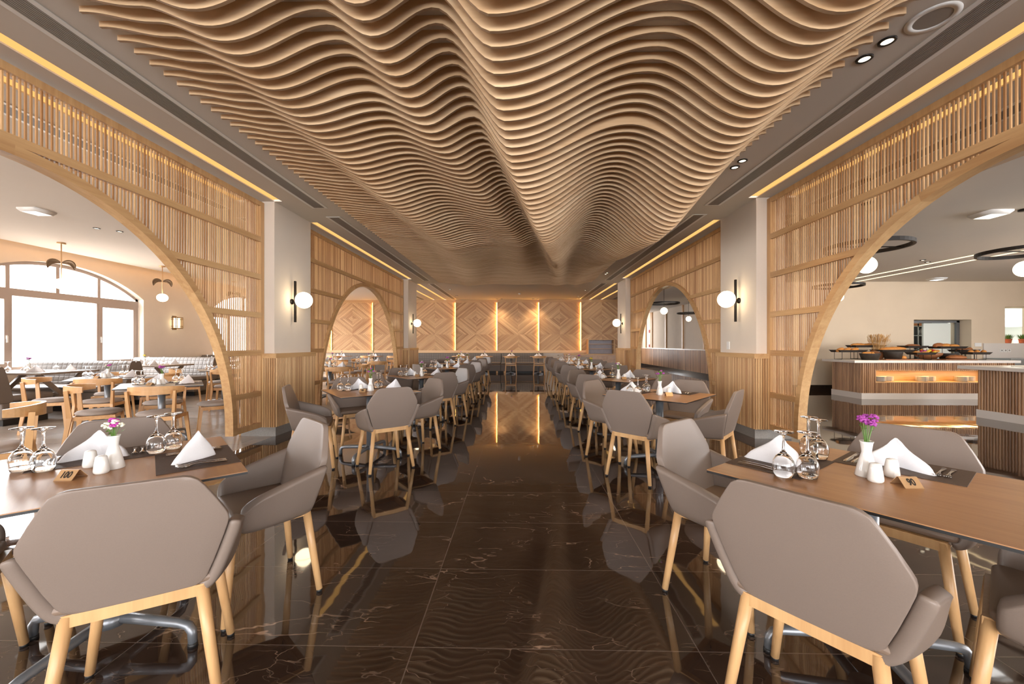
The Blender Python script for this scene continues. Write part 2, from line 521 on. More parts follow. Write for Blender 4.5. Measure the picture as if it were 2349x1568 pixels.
def quilt_mat(name, col, cell):
    m, nt, b = new_mat(name)
    tc = nt.nodes.new('ShaderNodeTexCoord'); sp = nt.nodes.new('ShaderNodeSeparateXYZ')
    nt.links.new(tc.outputs['Object'], sp.inputs[0])
    outs = []
    for ax in (0, 2):
        t = math_node(nt, 'FRACT', math_node(nt, 'DIVIDE', sp.outputs[ax], cell))
        d = math_node(nt, 'ABSOLUTE', math_node(nt, 'SUBTRACT', t, 0.5))
        outs.append(math_node(nt, 'SUBTRACT', 1.0, math_node(nt, 'POWER', math_node(nt, 'MULTIPLY', d, 2.0), 5.0)))
    h = math_node(nt, 'MULTIPLY', outs[0], outs[1])
    nt.links.new(mix_color(nt, h, tuple(c*0.72 for c in col[:3])+(1,), col), b.inputs['Base Color'])
    b.inputs['Roughness'].default_value = 0.5
    bump(nt, b, h, 0.45, 0.012)
    return m
M['quilt'] = quilt_mat('quilted_grey_leather', srgb(118,109,101), 0.105)
# ------------------------------------------------------------------ the room
CEIL = 3.28
LOWC = 3.0
PIL = [(-1.22, -0.24), (5.615, 6.60), (12.45, 13.46)]
BAYS = [(-7.0, -1.22), (-0.24, 5.615), (6.60, 12.45), (13.46, 18.35)]
XL, XR = -3.44, 3.235          # faces of the pillars towards the aisle
SL, SR = -3.58, 3.375          # faces of the arched screens towards the aisle
YB = 18.40                     # back wall
XW = -10.2                     # window wall
YK = 11.42                     # kitchen wall behind the buffet
XS = 7.25                      # side wall of the corridor
YE = 24.5

b = MB(); b.box(-3.42, 14.6, -7, YE+0.1, -0.1, 0)
struct(b.build('floor', M['marble']))
b = MB(); b.box(-10.4, -3.42, -7, YB+0.3, -0.1, 0)
struct(b.build('floor_left', M['tile']))

# ceiling with recessed light slots on both sides of the screens
b = MB()
slots = [(-3.95,-3.84), (-3.44,-3.33), (3.125,3.235), (3.635,3.745)]
edges = [-9.85, -3.95, -3.84, -3.44, -3.33, 3.125, 3.235, 3.635, 3.745, 4.6]
T = 0.02
for x0, x1 in zip(edges, edges[1:]):
    if (x0, x1) in slots: continue
    b.box(x0, x1, -7, YB+0.1, CEIL, CEIL+0.14, 0.5)
for x0, x1 in slots:
    ys = [-7] + [y for p in PIL for y in p] + [YB-0.05, YB+0.1]
    for y0, y1 in zip([-7.1, PIL[0][0], PIL[1][0], PIL[2][0], YB-0.05], [-7.0, PIL[0][1], PIL[1][1], PIL[2][1], YB+0.1]):
        b.box(x0, x1, y0, y1, CEIL, CEIL+0.14, 0.5)
b.box(-10.5, -9.85, -7, YB+0.1, CEIL+0.34, CEIL+0.38, 0.5)
b.box(-9.87, -9.85, -7, YB+0.1, CEIL, CEIL+0.36, 0.5)
b.box(4.6, 4.64, -7, YB+6.2, LOWC, CEIL+0.14, 0.5)
b.box(4.6, 4.64, YB+0.1, YE+0.1, LOWC, CEIL+0.14, 0.5)
struct(b.build('ceiling', M['ceiling']))
b = MB()
lowslots = [(8.75, 8.83), (9.25, 9.33)]
for x0, x1 in ((4.64, 8.75), (8.83, 9.25), (9.33, 14.6)):
    b.box(x0, x1, -7, YK if x1 > XS else YE+0.1, LOWC, LOWC+0.14, 0.5)
b.box(4.64, XS, YK, YE+0.1, LOWC, LOWC+0.14, 0.5)
struct(b.build('ceiling_right', M['ceiling']))
# glowing led strips inside the slots
k = 0
for x0, x1 in slots:
    for y0, y1 in BAYS:
        k += 1
        m = MB(); m.box(x0, x1, y0+0.02, y1-0.04, CEIL+0.012, CEIL+0.027)
        tag(m.build('cove_light', M['cove']), 'warm cove light strip, ' +
            {-3.95: 'behind the left-row screens', -3.44: 'in front of the left-row screens', 3.125: 'in front of the right-row screens', 3.635: 'behind the right-row screens'}[x0] + ', ' +
            ['behind the camera', 'nearest bay', 'middle bay', 'far bay'][BAYS.index((y0, y1))], 'ceiling light', 'cove light strips')
for i, (x0, x1) in enumerate(lowslots):
    m = MB(); m.box(x0, x1, -7, YK-0.05, LOWC-0.004, LOWC+0.012)
    tag(m.build('cove_light', M['strip']), 'thin warm light strip over the buffet, ' + ('the nearer of two', 'the farther of two')[i], 'ceiling light', 'buffet light strips')
m = MB(); m.box(-10.18, -10.12, -6.9, YB-0.1, CEIL+0.10, CEIL+0.16)
tag(m.build('cove_light', M['cove']), 'hidden amber light strip along the top of the window wall', 'ceiling light', 'cove light strips')

area('window_wall_cove_glow', (-9.99, 5.7, CEIL+0.09), (0, radians(-22), 0), 0.06, 24.0, P_WALLCOVE, (1.0, 0.50, 0.15))
# pillars: plaster shaft, fluted oak wainscot with a rail, granite base
def flutes(b, p0, p1, nrm, z0, z1, pitch=0.032, depth=0.016):
    """half-round upright flutes from p0 to p1 (plan), facing nrm"""
    p0 = Vector((*p0,0)); p1 = Vector((*p1,0)); nr = Vector((*nrm,0))
    L = (p1-p0).length; n = max(1, round(L/pitch)); d = (p1-p0)/n
    for i in range(n):
        a = p0+d*i
        prof = [(0.10,-0.3),(0.12,0.6),(0.28,1.0),(0.72,1.0),(0.88,0.6),(0.90,-0.3)]
        vs = []
        for z in (z0, z1):
            for t, h in prof:
                q = a + d*t + nr*depth*h
                vs.append((q.x, q.y, z))
        k = len(prof)
        fs = [(j, j+1, k+j+1, k+j) for j in range(k-1)] + [tuple(range(k, 2*k))]
        b.add(vs, fs, None, False)

def pillar(x0, x1, y0, y1, nm):
    b = MB(); b.box(x0, x1, y0, y1, 0.12, CEIL, 0.5)
    s = struct(b.build(nm, M['plaster']))
    g = 0.055
    b = MB(); b.box(x0-0.045, x1+0.045, y0-0.045, y1+0.045, 0, 0.125, 0.5)
    c = struct(b.build('granite_base', M['granite'], s))
    b = MB(); b.box(x0-g+0.016, x1+g-0.016, y0-g+0.016, y1+g-0.016, 0.125, 1.09, 0.4)
    struct(b.build('wainscot_backing', M['oak_dark'], s)); b = MB()
    X0, X1, Y0, Y1 = x0-g+0.016, x1+g-0.016, y0-g+0.016, y1+g-0.016
    flutes(b, (X0,Y0), (X1,Y0), (0,-1), 0.125, 1.085); flutes(b, (X0,Y1), (X1,Y1), (0,1), 0.125, 1.085)
    flutes(b, (X0,Y0), (X0,Y1), (-1,0), 0.125, 1.085); flutes(b, (X1,Y0), (X1,Y1), (1,0), 0.125, 1.085)
    struct(b.build('fluted_wainscot', M['oak_z'], s))
    b = MB(); b.box(x0-g-0.004, x1+g+0.004, y0-g-0.004, y1+g+0.004, 1.085, 1.15, 0.6)
    struct(b.build('wainscot_rail', M['oak_y'], s))
k = 0
for y0, y1 in PIL:
    for x0, x1 in ((XL-0.40, XL), (XR, XR+0.40)):
        k += 1
        pillar(x0, x1, y0, y1, 'wall_pillar_%d' % k)

# ------------------------------------------------------------------ window wall on the left
SILL, SPR, RISE = 0.74, 2.47, 0.60
WINS = [(-5.6, -1.8), (0.68, 4.48), (6.98, 10.78), (13.28, 16.68)]
def arch_z(y, y0, y1):
    hw = (y1-y0)/2; R = (hw*hw+RISE*RISE)/(2*RISE); t = y-(y0+y1)/2
    return SPR + RISE - R + sqrt(max(0, R*R - t*t))
b = MB()
D = 0.32
prev = -7.0
TOP = CEIL+0.36
for y0, y1 in WINS:
    b.box(XW-D, XW, prev, y0, 0, TOP, 0.5)
    b.box(XW-D, XW, y0, y1, 0, SILL, 0.5)
    n = 32
    for i in range(n):
        a = y0+(y1-y0)*i/n; c = y0+(y1-y0)*(i+1)/n
        za, zc = arch_z(a,y0,y1), arch_z(c,y0,y1)
        b.add([(XW,a,za),(XW,c,zc),(XW,c,TOP),(XW,a,TOP),(XW-D,a,za),(XW-D,c,zc),(XW-D,c,TOP),(XW-D,a,TOP)],
              [(0,1,2,3),(7,6,5,4),(0,4,5,1)], 0.5)
    prev = y1
b.box(XW-D, XW, prev, YB+0.3, 0, TOP, 0.5)
struct(b.build('wall_left', M['plaster']))

def window(n, y0, y1):
    x = XW-0.2
    w = y1-y0; hd = 0.065
    top = struct(MB_frame(y0, y1, x).build('window_%d' % n, M['pvc']))
    yl, yr = y0+w*0.27, y1-w*0.27
    for nm, a, c in (('casement_frame', y0+0.06, yl-0.01), ('casement_frame', yr+0.01, y1-0.06)):
        b = MB(); t = 0.08
        b.box(x-0.038, x+0.054, a, a+t, SILL+0.06, 2.27, 0.5); b.box(x-0.038, x+0.054, c-t, c, SILL+0.06, 2.27, 0.5)
        b.box(x-0.038, x+0.054, a+t, c-t, SILL+0.06, SILL+0.06+t, 0.5); b.box(x-0.038, x+0.054, a+t, c-t, 2.27-t, 2.27, 0.5)
        struct(b.build(nm, M['pvc'], top))
    for yy in (yl-0.05, yr+0.05):
        b = MB(); b.box(x+0.054, x+0.062, yy-0.015, yy+0.015, 1.38, 1.46, 0.5); b.box(x+0.06, x+0.075, yy-0.012, yy+0.012, 1.31, 1.44, 0.5)
        struct(b.build('window_handle', M['white_plastic'], top))
    b = MB()
    b.add([(x, y0+0.03, SILL+0.03), (x, y1-0.03, SILL+0.03)] + [(x, y0+0.03+(w-0.06)*(1-i/24), arch_z(y0+0.03+(w-0.06)*(1-i/24), y0, y1)-0.03) for i in range(25)], [tuple(range(27))], 0.5)
    struct(b.build('window_pane', M['pane'], top))

def MB_frame(y0, y1, x):
    b = MB(); t = 0.07; w = y1-y0
    yl, yr = y0+w*0.27, y1-w*0.27
    b.box(x-0.03, x+0.04, y0, y0+t, SILL, SPR+0.02, 0.5); b.box(x-0.03, x+0.04, y1-t, y1, SILL, SPR+0.02, 0.5)
    b.box(x-0.03, x+0.04, y0, y1, SILL, SILL+t, 0.5)
    b.box(x-0.03, x+0.05, y0, y1, 2.27, 2.42, 0.5)
    for yy in (yl, yr):
        b.box(x-0.03, x+0.045, yy-0.045, yy+0.045, SILL, 2.3, 0.5)
    for yy in (yl-0.02, (y0+y1)/2, yr+0.02):
        b.box(x-0.026, x+0.034, yy-0.035, yy+0.035, 2.4, min(arch_z(yy-0.035, y0, y1), arch_z(yy+0.035, y0, y1))-0.02, 0.5)
    n = 32
    for i in range(n):
        a = y0+w*i/n; c = y0+w*(i+1)/n
        za, zc = arch_z(a,y0,y1), arch_z(c,y0,y1)
        b.add([(x-0.03,a,za-t),(x-0.03,c,zc-t),(x-0.03,c,zc),(x-0.03,a,za),(x+0.04,a,za-t),(x+0.04,c,zc-t),(x+0.04,c,zc),(x+0.04,a,za)],
              [(3,2,1,0),(4,5,6,7),(0,1,5,4)], 0.5)
    return b
for i, (y0, y1) in enumerate(WINS): window(i+1, y0, y1)
# bright ground outside
b = MB(); b.box(-60, XW-D-0.02, -40, 60, -0.3, -0.2, 0.5)
struct(b.build('ground_outside', M['white_top']))

# ------------------------------------------------------------------ other walls
b = MB(); b.box(XW-D, 4.62, YB+0.08, YB+0.3, 0, CEIL+0.36, 0.5)
struct(b.build('wall_back', M['plaster']))
b = MB(); b.box(4.62, 4.77, YB-0.3, YE, 0, CEIL+0.1, 0.5)
struct(b.build('wall_return', M['plaster']))
b = MB(); b.box(4.62, XS+0.3, YE, YE+0.2, 0, CEIL, 0.5)
struct(b.build('wall_end', M['plaster']))
b = MB(); b.box(XS, XS+0.25, YK+0.2, YE+0.2, 0, LOWC+0.1, 0.5)
sw = struct(b.build('wall_corridor', M['plaster']))
b = MB(); b.box(XS-0.03, XS, YK, YE, 0.13, 1.02, 0.4); struct(b.build('trim_20', M['oak_dark'])); b = MB()
flutes(b, (XS-0.03, YK), (XS-0.03, YE), (-1,0), 0.13, 1.02, 0.05, 0.016)
struct(b.build('trim_1', M['walnut_flute']))
b = MB(); b.box(XS-0.06, XS, YK, YE, 1.02, 1.06, 0.5)
struct(b.build('trim_2', M['white_top']))
b = MB(); b.box(XS-0.05, XS, YK, YE, 0, 0.13, 0.5); b.box(4.77, XS, YE-0.03, YE, 0, 0.13, 0.5)
struct(b.build('baseboard_corridor', M['baseboard']))
for i in range(7):
    yy = 13.9+2.08*i if i < 5 else (22.4, 23.3)[i-5]
    b = MB(); b.box(XS-0.05, XS, yy, yy+0.14, 1.06, LOWC, 0.4)
    struct(b.build('trim_%d' % (3+i), M['oak_z']))
b = MB(); b.box(XS-0.12, XS-0.001, YE-0.16, YE-0.001, 0.13, LOWC, 0.4)
struct(b.build('trim_10', M['oak_z']))

# kitchen wall with a doorway and a serving hatch
b = MB()
DX0, DX1, DZ = 10.87, 12.42, 1.95
HX0, HZ0, HZ1 = 13.32, 1.30, 2.30
KD = 0.55
b.box(XS, DX0, YK, YK+KD, 0, LOWC+0.1, 0.5); b.box(DX0, DX1, YK, YK+KD, DZ, LOWC+0.1, 0.5)
b.box(DX1, HX0, YK, YK+KD, 0, LOWC+0.1, 0.5); b.box(HX0, 14.6, YK, YK+KD, 0, HZ0, 0.5); b.box(HX0, 14.6, YK, YK+KD, HZ1, LOWC+0.1, 0.5)
struct(b.build('wall_kitchen', M['plaster_tan']))
b = MB(); b.box(XS, DX0, YK-0.025, YK, 0, 0.145, 0.5); b.box(DX1, 14.5, YK-0.025, YK, 0, 0.145, 0.5)
struct(b.build('baseboard_kitchen', M['baseboard']))
b = MB(); b.box(14.5, 14.7, -7, YK+0.6, 0, LOWC+0.1, 0.5)
struct(b.build('wall_right', M['plaster_tan']))
# glazed front behind the camera: piers and a header
b = MB()
for x0, x1 in ((-10.5,-9.3), (-5.2,-4.5), (-0.35,0.35), (4.5,5.2), (9.3,14.6)):
    b.box(x0, x1, -7.2, -7.0, 0, CEIL+0.3, 0.5)
b.box(-10.5, 14.6, -7.2, -7.0, 3.05, CEIL+0.3, 0.5); b.box(-10.5, 14.6, -7.2, -7.0, 0, 0.3, 0.5)
struct(b.build('wall_front', M['plaster']))
# kitchen room
b = MB()
b.box(XS+0.3, 17, YK+3.4, YK+3.5, 0, 3.0, 0.5); b.box(XS+0.3, XS+0.4, YK+KD, YK+3.5, 0, 3.0, 0.5); b.box(16.9, 17, YK+KD, YK+3.5, 0, 3.0, 0.5)
b.box(XS+0.3, 17, YK+KD, YK+3.5, 2.9, 3.0, 0.5); b.box(XS+0.3, 17, YK+KD, YK+3.5, -0.05, 0.0, 0.5)
struct(b.build('wall_kitchen_interior', M['kitchen']))
area('kitchen_lamp', (13.0, YK+1.8, 2.85), (0,0,0), 5.0, 1.6, P_KITCHEN, (0.95, 1.0, 0.97))

# door standing open in the doorway
d = bpy.data.objects.new('door_1', None); COL.objects.link(d); d.location = (11.90, YK+0.30, 0); struct(d)
b = MB(); b.box(-1.03, -0.98, 0, 0.06, 0, 1.94, 0.5); b.box(0.44, 0.52, 0, 0.06, 0, 1.94, 0.5); b.box(-0.98, 0.52, 0, 0.06, 1.88, 1.94, 0.5)
struct(b.build('door_frame', M['grey_metal'], d))
b = MB(); b.box(-0.40, 0.36, 0.08, 0.13, 0.02, 1.87, 0.5)
struct(b.build('door_leaf', M['kitchen'], d, bevel=0.004))
b = MB(); b.tube([(0.29,0.08,1.0),(0.29,0.03,1.0),(0.19,0.03,1.0)], 0.011)
struct(b.build('door_handle', M['kitchen_steel'], d))

# ------------------------------------------------------------------ back wall: diamond plank panels with glowing joints
def clip(poly, a, bb, c):
    """keep the part of poly where a*x+b*y <= c"""
    out = []
    for i in range(len(poly)):
        p, q = poly[i], poly[(i+1) % len(poly)]
        dp, dq = a*p[0]+bb*p[1]-c, a*q[0]+bb*q[1]-c
        if dp <= 0: out.append(p)
        if (dp < 0 < dq) or (dq < 0 < dp):
            t = dp/(dp-dq); out.append((p[0]+(q[0]-p[0])*t, p[1]+(q[1]-p[1])*t))
    return out

def plank_panel(x0, x1, xa, xb, z0, rowh, name, parent=None):
    """x0..x1 the whole panel, xa..xb the part that is built"""
    me_v, me_f, tones, uvs = [], [], [], []
    g = 0.0025
    yf = YB
    hw = (x1-x0)/2; Lp = 0.06
    for r in range(3):
        for c in range(2):
            cx0 = x0+hw*c; cz0 = z0+rowh*r
            s = 1 if (r+c) % 2 == 0 else -1
            ang = math.atan2(rowh, hw)
            dx, dz = cos(ang), sin(ang)*s
            nx, nz = -sin(ang)*s, cos(ang)
            cor = [(cx0,cz0),(cx0+hw,cz0),(cx0+hw,cz0+rowh),(cx0,cz0+rowh)]
            pr = [p[0]*nx+p[1]*nz for p in cor]
            lo, hi = min(pr), max(pr); n = round((hi-lo)/Lp); st = (hi-lo)/n
            for i in range(n):
                a = lo+st*i; e = a+st
                poly = clip(clip(cor, nx, nz, e-g), -nx, -nz, -(a+g))
                poly = clip(clip(poly, 1, 0, xb), -1, 0, -xa)
                if len(poly) < 3: continue
                base = len(me_v); t = random.random()
                k = len(poly)
                dy = random.uniform(0, 0.003)
                me_v += [(p[0], yf-dy, p[1]) for p in poly] + [(p[0], yf+0.03, p[1]) for p in poly]
                faces = [tuple(range(base, base+k))] + [(base+j, base+k+j, base+k+(j+1)%k, base+(j+1)%k) for j in range(k)]
                for f in faces:
                    me_f.append(f); tones.append(t)
                    for vi in f:
                        p = me_v[vi]; uvs.append((p[0]*dx+p[2]*dz + t*9, p[0]*nx+p[2]*nz))
    me = bpy.data.meshes.new(name); me.from_pydata(me_v, [], me_f)
    me.materials.append(M['wallwood'])
    at = me.attributes.new('tone', 'FLOAT', 'FACE'); at.data.foreach_set('value', tones)
    uv = me.uv_layers.new(name='UVMap'); uv.data.foreach_set('uv', [c for p in uvs for c in p])
    o = bpy.data.objects.new(name, me); COL.objects.link(o)
    return struct(o)
PW = 1.895; PE = -2.914
n = 0
for k in range(-4, 4):
    x0 = PE+PW*k; x1 = x0+PW
    xa, xb = max(x0+0.022, XW), min(x1-0.022, 4.62)
    if xb-xa < 0.05: continue
    n += 1
    plank_panel(x0+0.022, x1-0.022, xa, xb, 0.985, 0.724, 'wall_panel_%d' % n)
    if k > -4:
        m = MB(); m.box(x0-0.016, x0-0.002, YB-0.034, YB+0.05, 0.99, 3.15); bt = MB(); bt.box(x0-0.002, x0+0.022, YB-0.036, YB+0.05, 0.985, 3.157, 0.6); struct(bt.build('trim_joint', M['oak_z']))  # batten added to keep the strip's light to its left
        words = ['seventh', 'sixth', 'fifth', 'fourth', 'third', 'second', 'first']
        if XW < x0 < 4.6:
            tag(m.build('strip_light', M['cove_wall']), 'amber strip light in a plank wall joint, %s from the shelf cabinet' % words[k+3], 'wall light', 'strip lights in the plank wall')
b = MB(); b.box(XW, 4.62, YB+0.06, YB+0.085, 0.86, CEIL, 0.5)
struct(b.build('wall_batten', M['oak_x']))
b = MB(); b.box(XW, 4.62, YB-0.015, YB+0.08, 3.157, CEIL, 0.5); struct(b.build('trim_11', M['oak_x']))
b = MB(); b.box(XW, 4.62, YB-0.03, YB+0.08, 0.875, 0.985, 0.7); struct(b.build('trim_12', M['wallwood_h']))
# ------------------------------------------------------------------ wavy fin ceiling
KEYS = [  # distance, then (sideways, height) of the wave's turning points
 (2.5,  [(-2.15,3.185),(-1.738,3.072),(-1.187,3.236),(-0.868,3.10),(-0.51,3.234),(-0.143,2.953),(0.912,3.25),(1.629,2.965)]),
 (3.65, [(-2.1,3.19),(-1.683,3.066),(-1.12,3.163),(-0.71,3.05),(-0.359,3.19),(-0.051,2.851),(0.962,3.19),(1.77,2.885)]),
 (5.0,  [(-2.0,3.195),(-1.549,3.0),(-1.005,3.128),(-0.41,3.03),(-0.131,3.163),(0.235,2.683),(1.05,3.15),(1.845,2.69)]),
 (5.6,  [(-1.95,3.195),(-1.44,2.98),(-0.93,3.118),(-0.30,3.016),(-0.027,3.157),(0.35,2.66),(1.083,3.14),(1.86,2.68)]),
 (7.3,  [(-1.85,3.195),(-1.22,2.98),(-0.55,3.09),(0.0,3.02),(0.33,3.12),(0.62,2.76),(1.1,3.11),(1.85,2.82)]),
 (9.2,  [(-1.85,3.195),(-1.12,3.05),(-0.45,3.13),(0.1,3.08),(0.55,3.15),(0.86,2.98),(1.13,3.12),(1.75,3.04)]),
 (11.0, [(-1.95,3.195),(-1.35,3.10),(-0.6,3.17),(0.0,3.14),(0.7,3.18),(1.05,3.09),(1.3,3.16),(1.72,3.13)]),
 (12.9, [(-2.1,3.2),(-1.65,3.14),(-0.9,3.19),(0.1,3.175),(0.85,3.19),(1.2,3.15),(1.5,3.185),(1.8,3.17)]),
]
def feats(d):
    if d <= KEYS[0][0]: return KEYS[0][1]
    for (d0, f0), (d1, f1) in zip(KEYS, KEYS[1:]):
        if d <= d1:
            t = (d-d0)/(d1-d0)
            return [(a[0]+(c[0]-a[0])*t, a[1]+(c[1]-a[1])*t) for a, c in zip(f0, f1)]
    return KEYS[-1][1]
WX0, WX1 = -2.60, 2.29
def fin_profile(Y, n=110):
    dm = Y + 0.055
    fs = []
    for X, z in feats(dm):
        r = (Y-YAW*X)/max(dm, 0.6) if Y > 1.0 else 1.0
        fs.append((X*r, min(3.245, CAM_H+(z-CAM_H)*r) if z < 3.2 else z))
    fs = [(WX0, 3.246)] + fs + [(WX1, 3.240)]
    out = []
    for i in range(n+1):
        x = WX0+(WX1-WX0)*i/n
        for (xa, za), (xb, zb) in zip(fs, fs[1:]):
            if x <= xb+1e-9:
                t = 0.5-0.5*cos(pi*max(0,min(1,(x-xa)/(xb-xa))))
                out.append((x, za+(zb-za)*t)); break
    return out
TH = 0.019
def add_fin(b, Y):
    pr = fin_profile(Y); n = len(pr); t = random.random()
    v = []
    for yy in (Y-TH/2, Y+TH/2):
        v += [(x, yy, z) for x, z in pr] + [(x, yy, CEIL) for x, z in pr]
    f = []
    for i in range(n-1):
        f.append((i, i+1, n+i+1, n+i)); f.append((2*n+i+1, 2*n+i, 3*n+i, 3*n+i+1))
    b.add(v, [(i+1, i, 2*n+i, 2*n+i+1) for i in range(n-1)], t, False, 1)
    f.append((0, n, 3*n, 2*n)); f.append((n-1, 3*n-1, 4*n-1, 2*n-1)[::-1])
    b.add(v, f, t, False)
wave = thing('wave_ceiling', 'wavy ceiling of hanging birch plywood fins running across the whole dining room', 'ceiling feature', (0, 6.0, CEIL))
SPC = 0.1137
near = MB(); first = 2.233 - 3*SPC
Y = first - 22*SPC
while Y < first-1e-6:
    add_fin(near, Y); Y += SPC
for k in range(200):
    Y = first + SPC*k
    if Y > 13.0 or k >= 99: break
    b = MB(); add_fin(b, Y); b.v = [(x, y-6.0, z-CEIL) for x, y, z in b.v]
    b.build('fin', [M['birch'], M['ply_edge']], wave)
near.v = [(x, y-6.0, z-CEIL) for x, y, z in near.v]
o = near.build('fin', [M['birch'], M['ply_edge']], wave); o['kind'] = 'stuff'

# ------------------------------------------------------------------ arched slat screens between the pillars
AA, AB, AZ = 2.285, 2.39, 0.23
SB, STOP = 0.13, 3.255
def make_screen():
    """local frame: x = thickness (0 .. 0.10), y along the screen from the middle"""
    t = thing('arched_screen', '', 'screen')
    hw = 5.84/2
    o = MB()
    o.box(0, 0.075, -hw, -hw+0.07, SB, STOP, 0.5); o.box(0, 0.075, hw-0.07, hw, SB, STOP, 0.4)
    o.box(0.005, 0.06, -hw+0.07, hw-0.07, STOP-0.06, STOP, 0.6)
    ya = AA+0.10
    o.box(0, 0.075, -hw+0.07, -ya+0.03, SB, SB+0.07, 0.5); o.box(0, 0.075, ya-0.03, hw-0.07, SB, SB+0.07, 0.5)
    o.build('frame', M['oak_z'], t)
    bw = 0.075
    n = 72
    P = []
    pts = [(-AA, SB)] + [(-AA*cos(pi*i/n), AZ+AB*sin(pi*i/n)) for i in range(n+1)] + [(AA, SB)]
    pto = [(-AA-bw, SB)] + [(-(AA+bw)*cos(pi*i/n), AZ+(AB+bw)*sin(pi*i/n)) for i in range(n+1)] + [(AA+bw, SB)]
    a = MB()
    for i in range(len(pts)-1):
        (y0,z0),(y1,z1),(Y0,Z0),(Y1,Z1) = pts[i], pts[i+1], pto[i], pto[i+1]
        x0, x1 = -0.014, 0.090
        a.add([(x0,y0,z0),(x0,y1,z1),(x0,Y1,Z1),(x0,Y0,Z0),(x1,y0,z0),(x1,y1,z1),(x1,Y1,Z1),(x1,Y0,Z0)],
              [(0,1,2,3),(7,6,5,4),(4,5,1,0),(3,2,6,7)], 0.35+0.3*((i//9) % 2))
    for (y0,z0),(Y0,Z0) in ((pts[0],pto[0]),(pts[-1],pto[-1])):
        a.add([(-0.012,y0,z0),(-0.012,Y0,Z0),(0.090,Y0,Z0),(0.090,y0,z0)], [(0,1,2,3)], 0.5)
    a.build('arch_band', M['oak_y'], t)
    def outer(z):
        if z <= AZ: return AA+bw
        q = (z-AZ)/(AB+bw)
        return (AA+bw)*sqrt(max(0, 1-q*q))
    for z in (0.60, 1.164, 1.68, 2.21):
        y = min(outer(z-0.035), outer(z+0.035))
        for s in (-1, 1):
            r = MB(); r.box(0.0, 0.07, s*(y-0.01), s*(hw-0.07), z-0.035, z+0.035)
            r.build('cross_rail', M['oak_y'], t)
    r = MB(); r.box(0.0, 0.07, -hw+0.07, hw-0.07, 2.695, 2.765); r.build('cross_rail', M['oak_y'], t)
    s = MB(); pitch = 0.0337
    n = int((2*hw-0.14)/pitch)
    for i in range(n+1):
        y = -hw+0.07+0.02+pitch*i
        if y > hw-0.08: break
        if abs(y) > AA+bw-0.005: zb = SB+0.05
        else: zb = AZ+(AB+bw)*sqrt(max(0, 1-(y/(AA+bw))**2)) - 0.02
        s.box(0.030, 0.041, y-0.0055, y+0.0055, zb, STOP-0.04)
    s.build('slats', M['oak_slat'], t)
    return t
scr = Proto(make_screen)
for yc, wd in ((2.6875, 'nearest'), (9.525, 'far')):
    scr.put((SL, yc, 0), pi, 'oak slat screen with a wide arch, %s one by the left row' % wd, 'arched slat screens')
    scr.put((SR, yc, 0), 0, 'oak slat screen with a wide arch, %s one by the right row' % wd, 'arched slat screens')

# ------------------------------------------------------------------ ceiling fittings
def make_vent(L):
    t = thing('air_vent', '', 'air vent')
    b = MB(); b.box(-0.115, -0.075, 0, L, -0.006, -0.001, 0.5); b.box(0.075, 0.115, 0, L, -0.006, -0.001, 0.5)
    b.box(-0.075, 0.075, 0, 0.03, -0.006, -0.001, 0.5); b.box(-0.075, 0.075, L-0.03, L, -0.006, -0.001, 0.5)
    b.build('vent_frame', M['white_plastic'], t)
    b = MB(); b.box(-0.075, 0.075, 0.03, L-0.03, -0.003, -0.001, 0.5); b.build('vent_back', M['grille_dark'], t)  # dark sheet paints in the unlit void behind the louvres
    b = MB()
    for i in range(9): b.box(-0.073+i*0.0168, -0.0612+i*0.0168, 0.03, L-0.03, -0.008, -0.003, 0.5)
    b.build('louvre', M['grille'], t)
    return t
for (y0, y1), wd in zip([(-6.5,-1.3), (-0.2,5.9), (6.3,12.75), (13.4,18.2)], ['behind the camera','nearest','middle','farthest']):
    for x, side in ((-2.93,'left'), (2.77,'right')):
        if y0 < -1: continue
        v = make_vent(y1-y0); v.location = (x, y0, CEIL-0.0005)
        tag(v, 'long slotted air vent, %s side of the main ceiling, %s' % (side, wd), 'air vent', 'linear ceiling vents')
for (y0, y1), wd in zip([(-0.2,5.9), (6.3,12.75), (13.4,18.2)], ['nearest','middle','farthest']):
    for x, side in ((-4.36,'left'), (4.20,'right')):
        v = make_vent(y1-y0); v.location = (x, y0, CEIL-0.0005)
        tag(v, 'long slotted air vent beyond the %s screens, %s' % (side, wd), 'air vent', 'linear ceiling vents')

def make_downlight():
    t = thing('downlight', '', 'downlight')
    b = MB(); b.lathe([(0.034,-0.001),(0.034,-0.010),(0.05,-0.008),(0.05,-0.0005)], 20); b.build('downlight_ring', M['iron'], t)
    b = MB(); b.lathe([(0.034,-0.004),(0,-0.003)], 20); b.build('downlight_lens', M['lens'], t)
    return t
dl = Proto(make_downlight)
pairs = [(2.42,2.67,2.41,2.835,'nearest pair right of the wavy ceiling'), (2.426,4.415,2.43,4.58,'second pair right of the wavy ceiling'), (2.46,11.4,2.46,11.6,'far pair right of the wavy ceiling'),
         (-2.56,14.9,-2.6,16.8,'left pair in the flat ceiling by the plank wall'), (2.45,15.1,2.46,17.0,'right pair in the flat ceiling by the plank wall'),
         (-1.0,18.0,-0.8,18.0,'left pair close to the plank wall'), (0.6,18.0,0.8,18.0,'right pair close to the plank wall'),
         (-7.3,7.0,-7.1,7.2,'nearer pair in the window room ceiling'), (-6.0,9.0,-5.9,9.25,'farther pair in the window room ceiling')]
for x0, d0, x1, d1, w in pairs:
    for q, (x, d) in enumerate(((x0,d0),(x1,d1))):
        X, Y_ = Wd(x, d)
        dl.put((X, Y_, CEIL-0.0005), 0, 'small downlight, %s of the %s' % (('first','second')[q], w), 'ceiling downlights')
        if x > -2.55 or d > 14: spot((X, Y_, CEIL-0.03), P_SPOT)
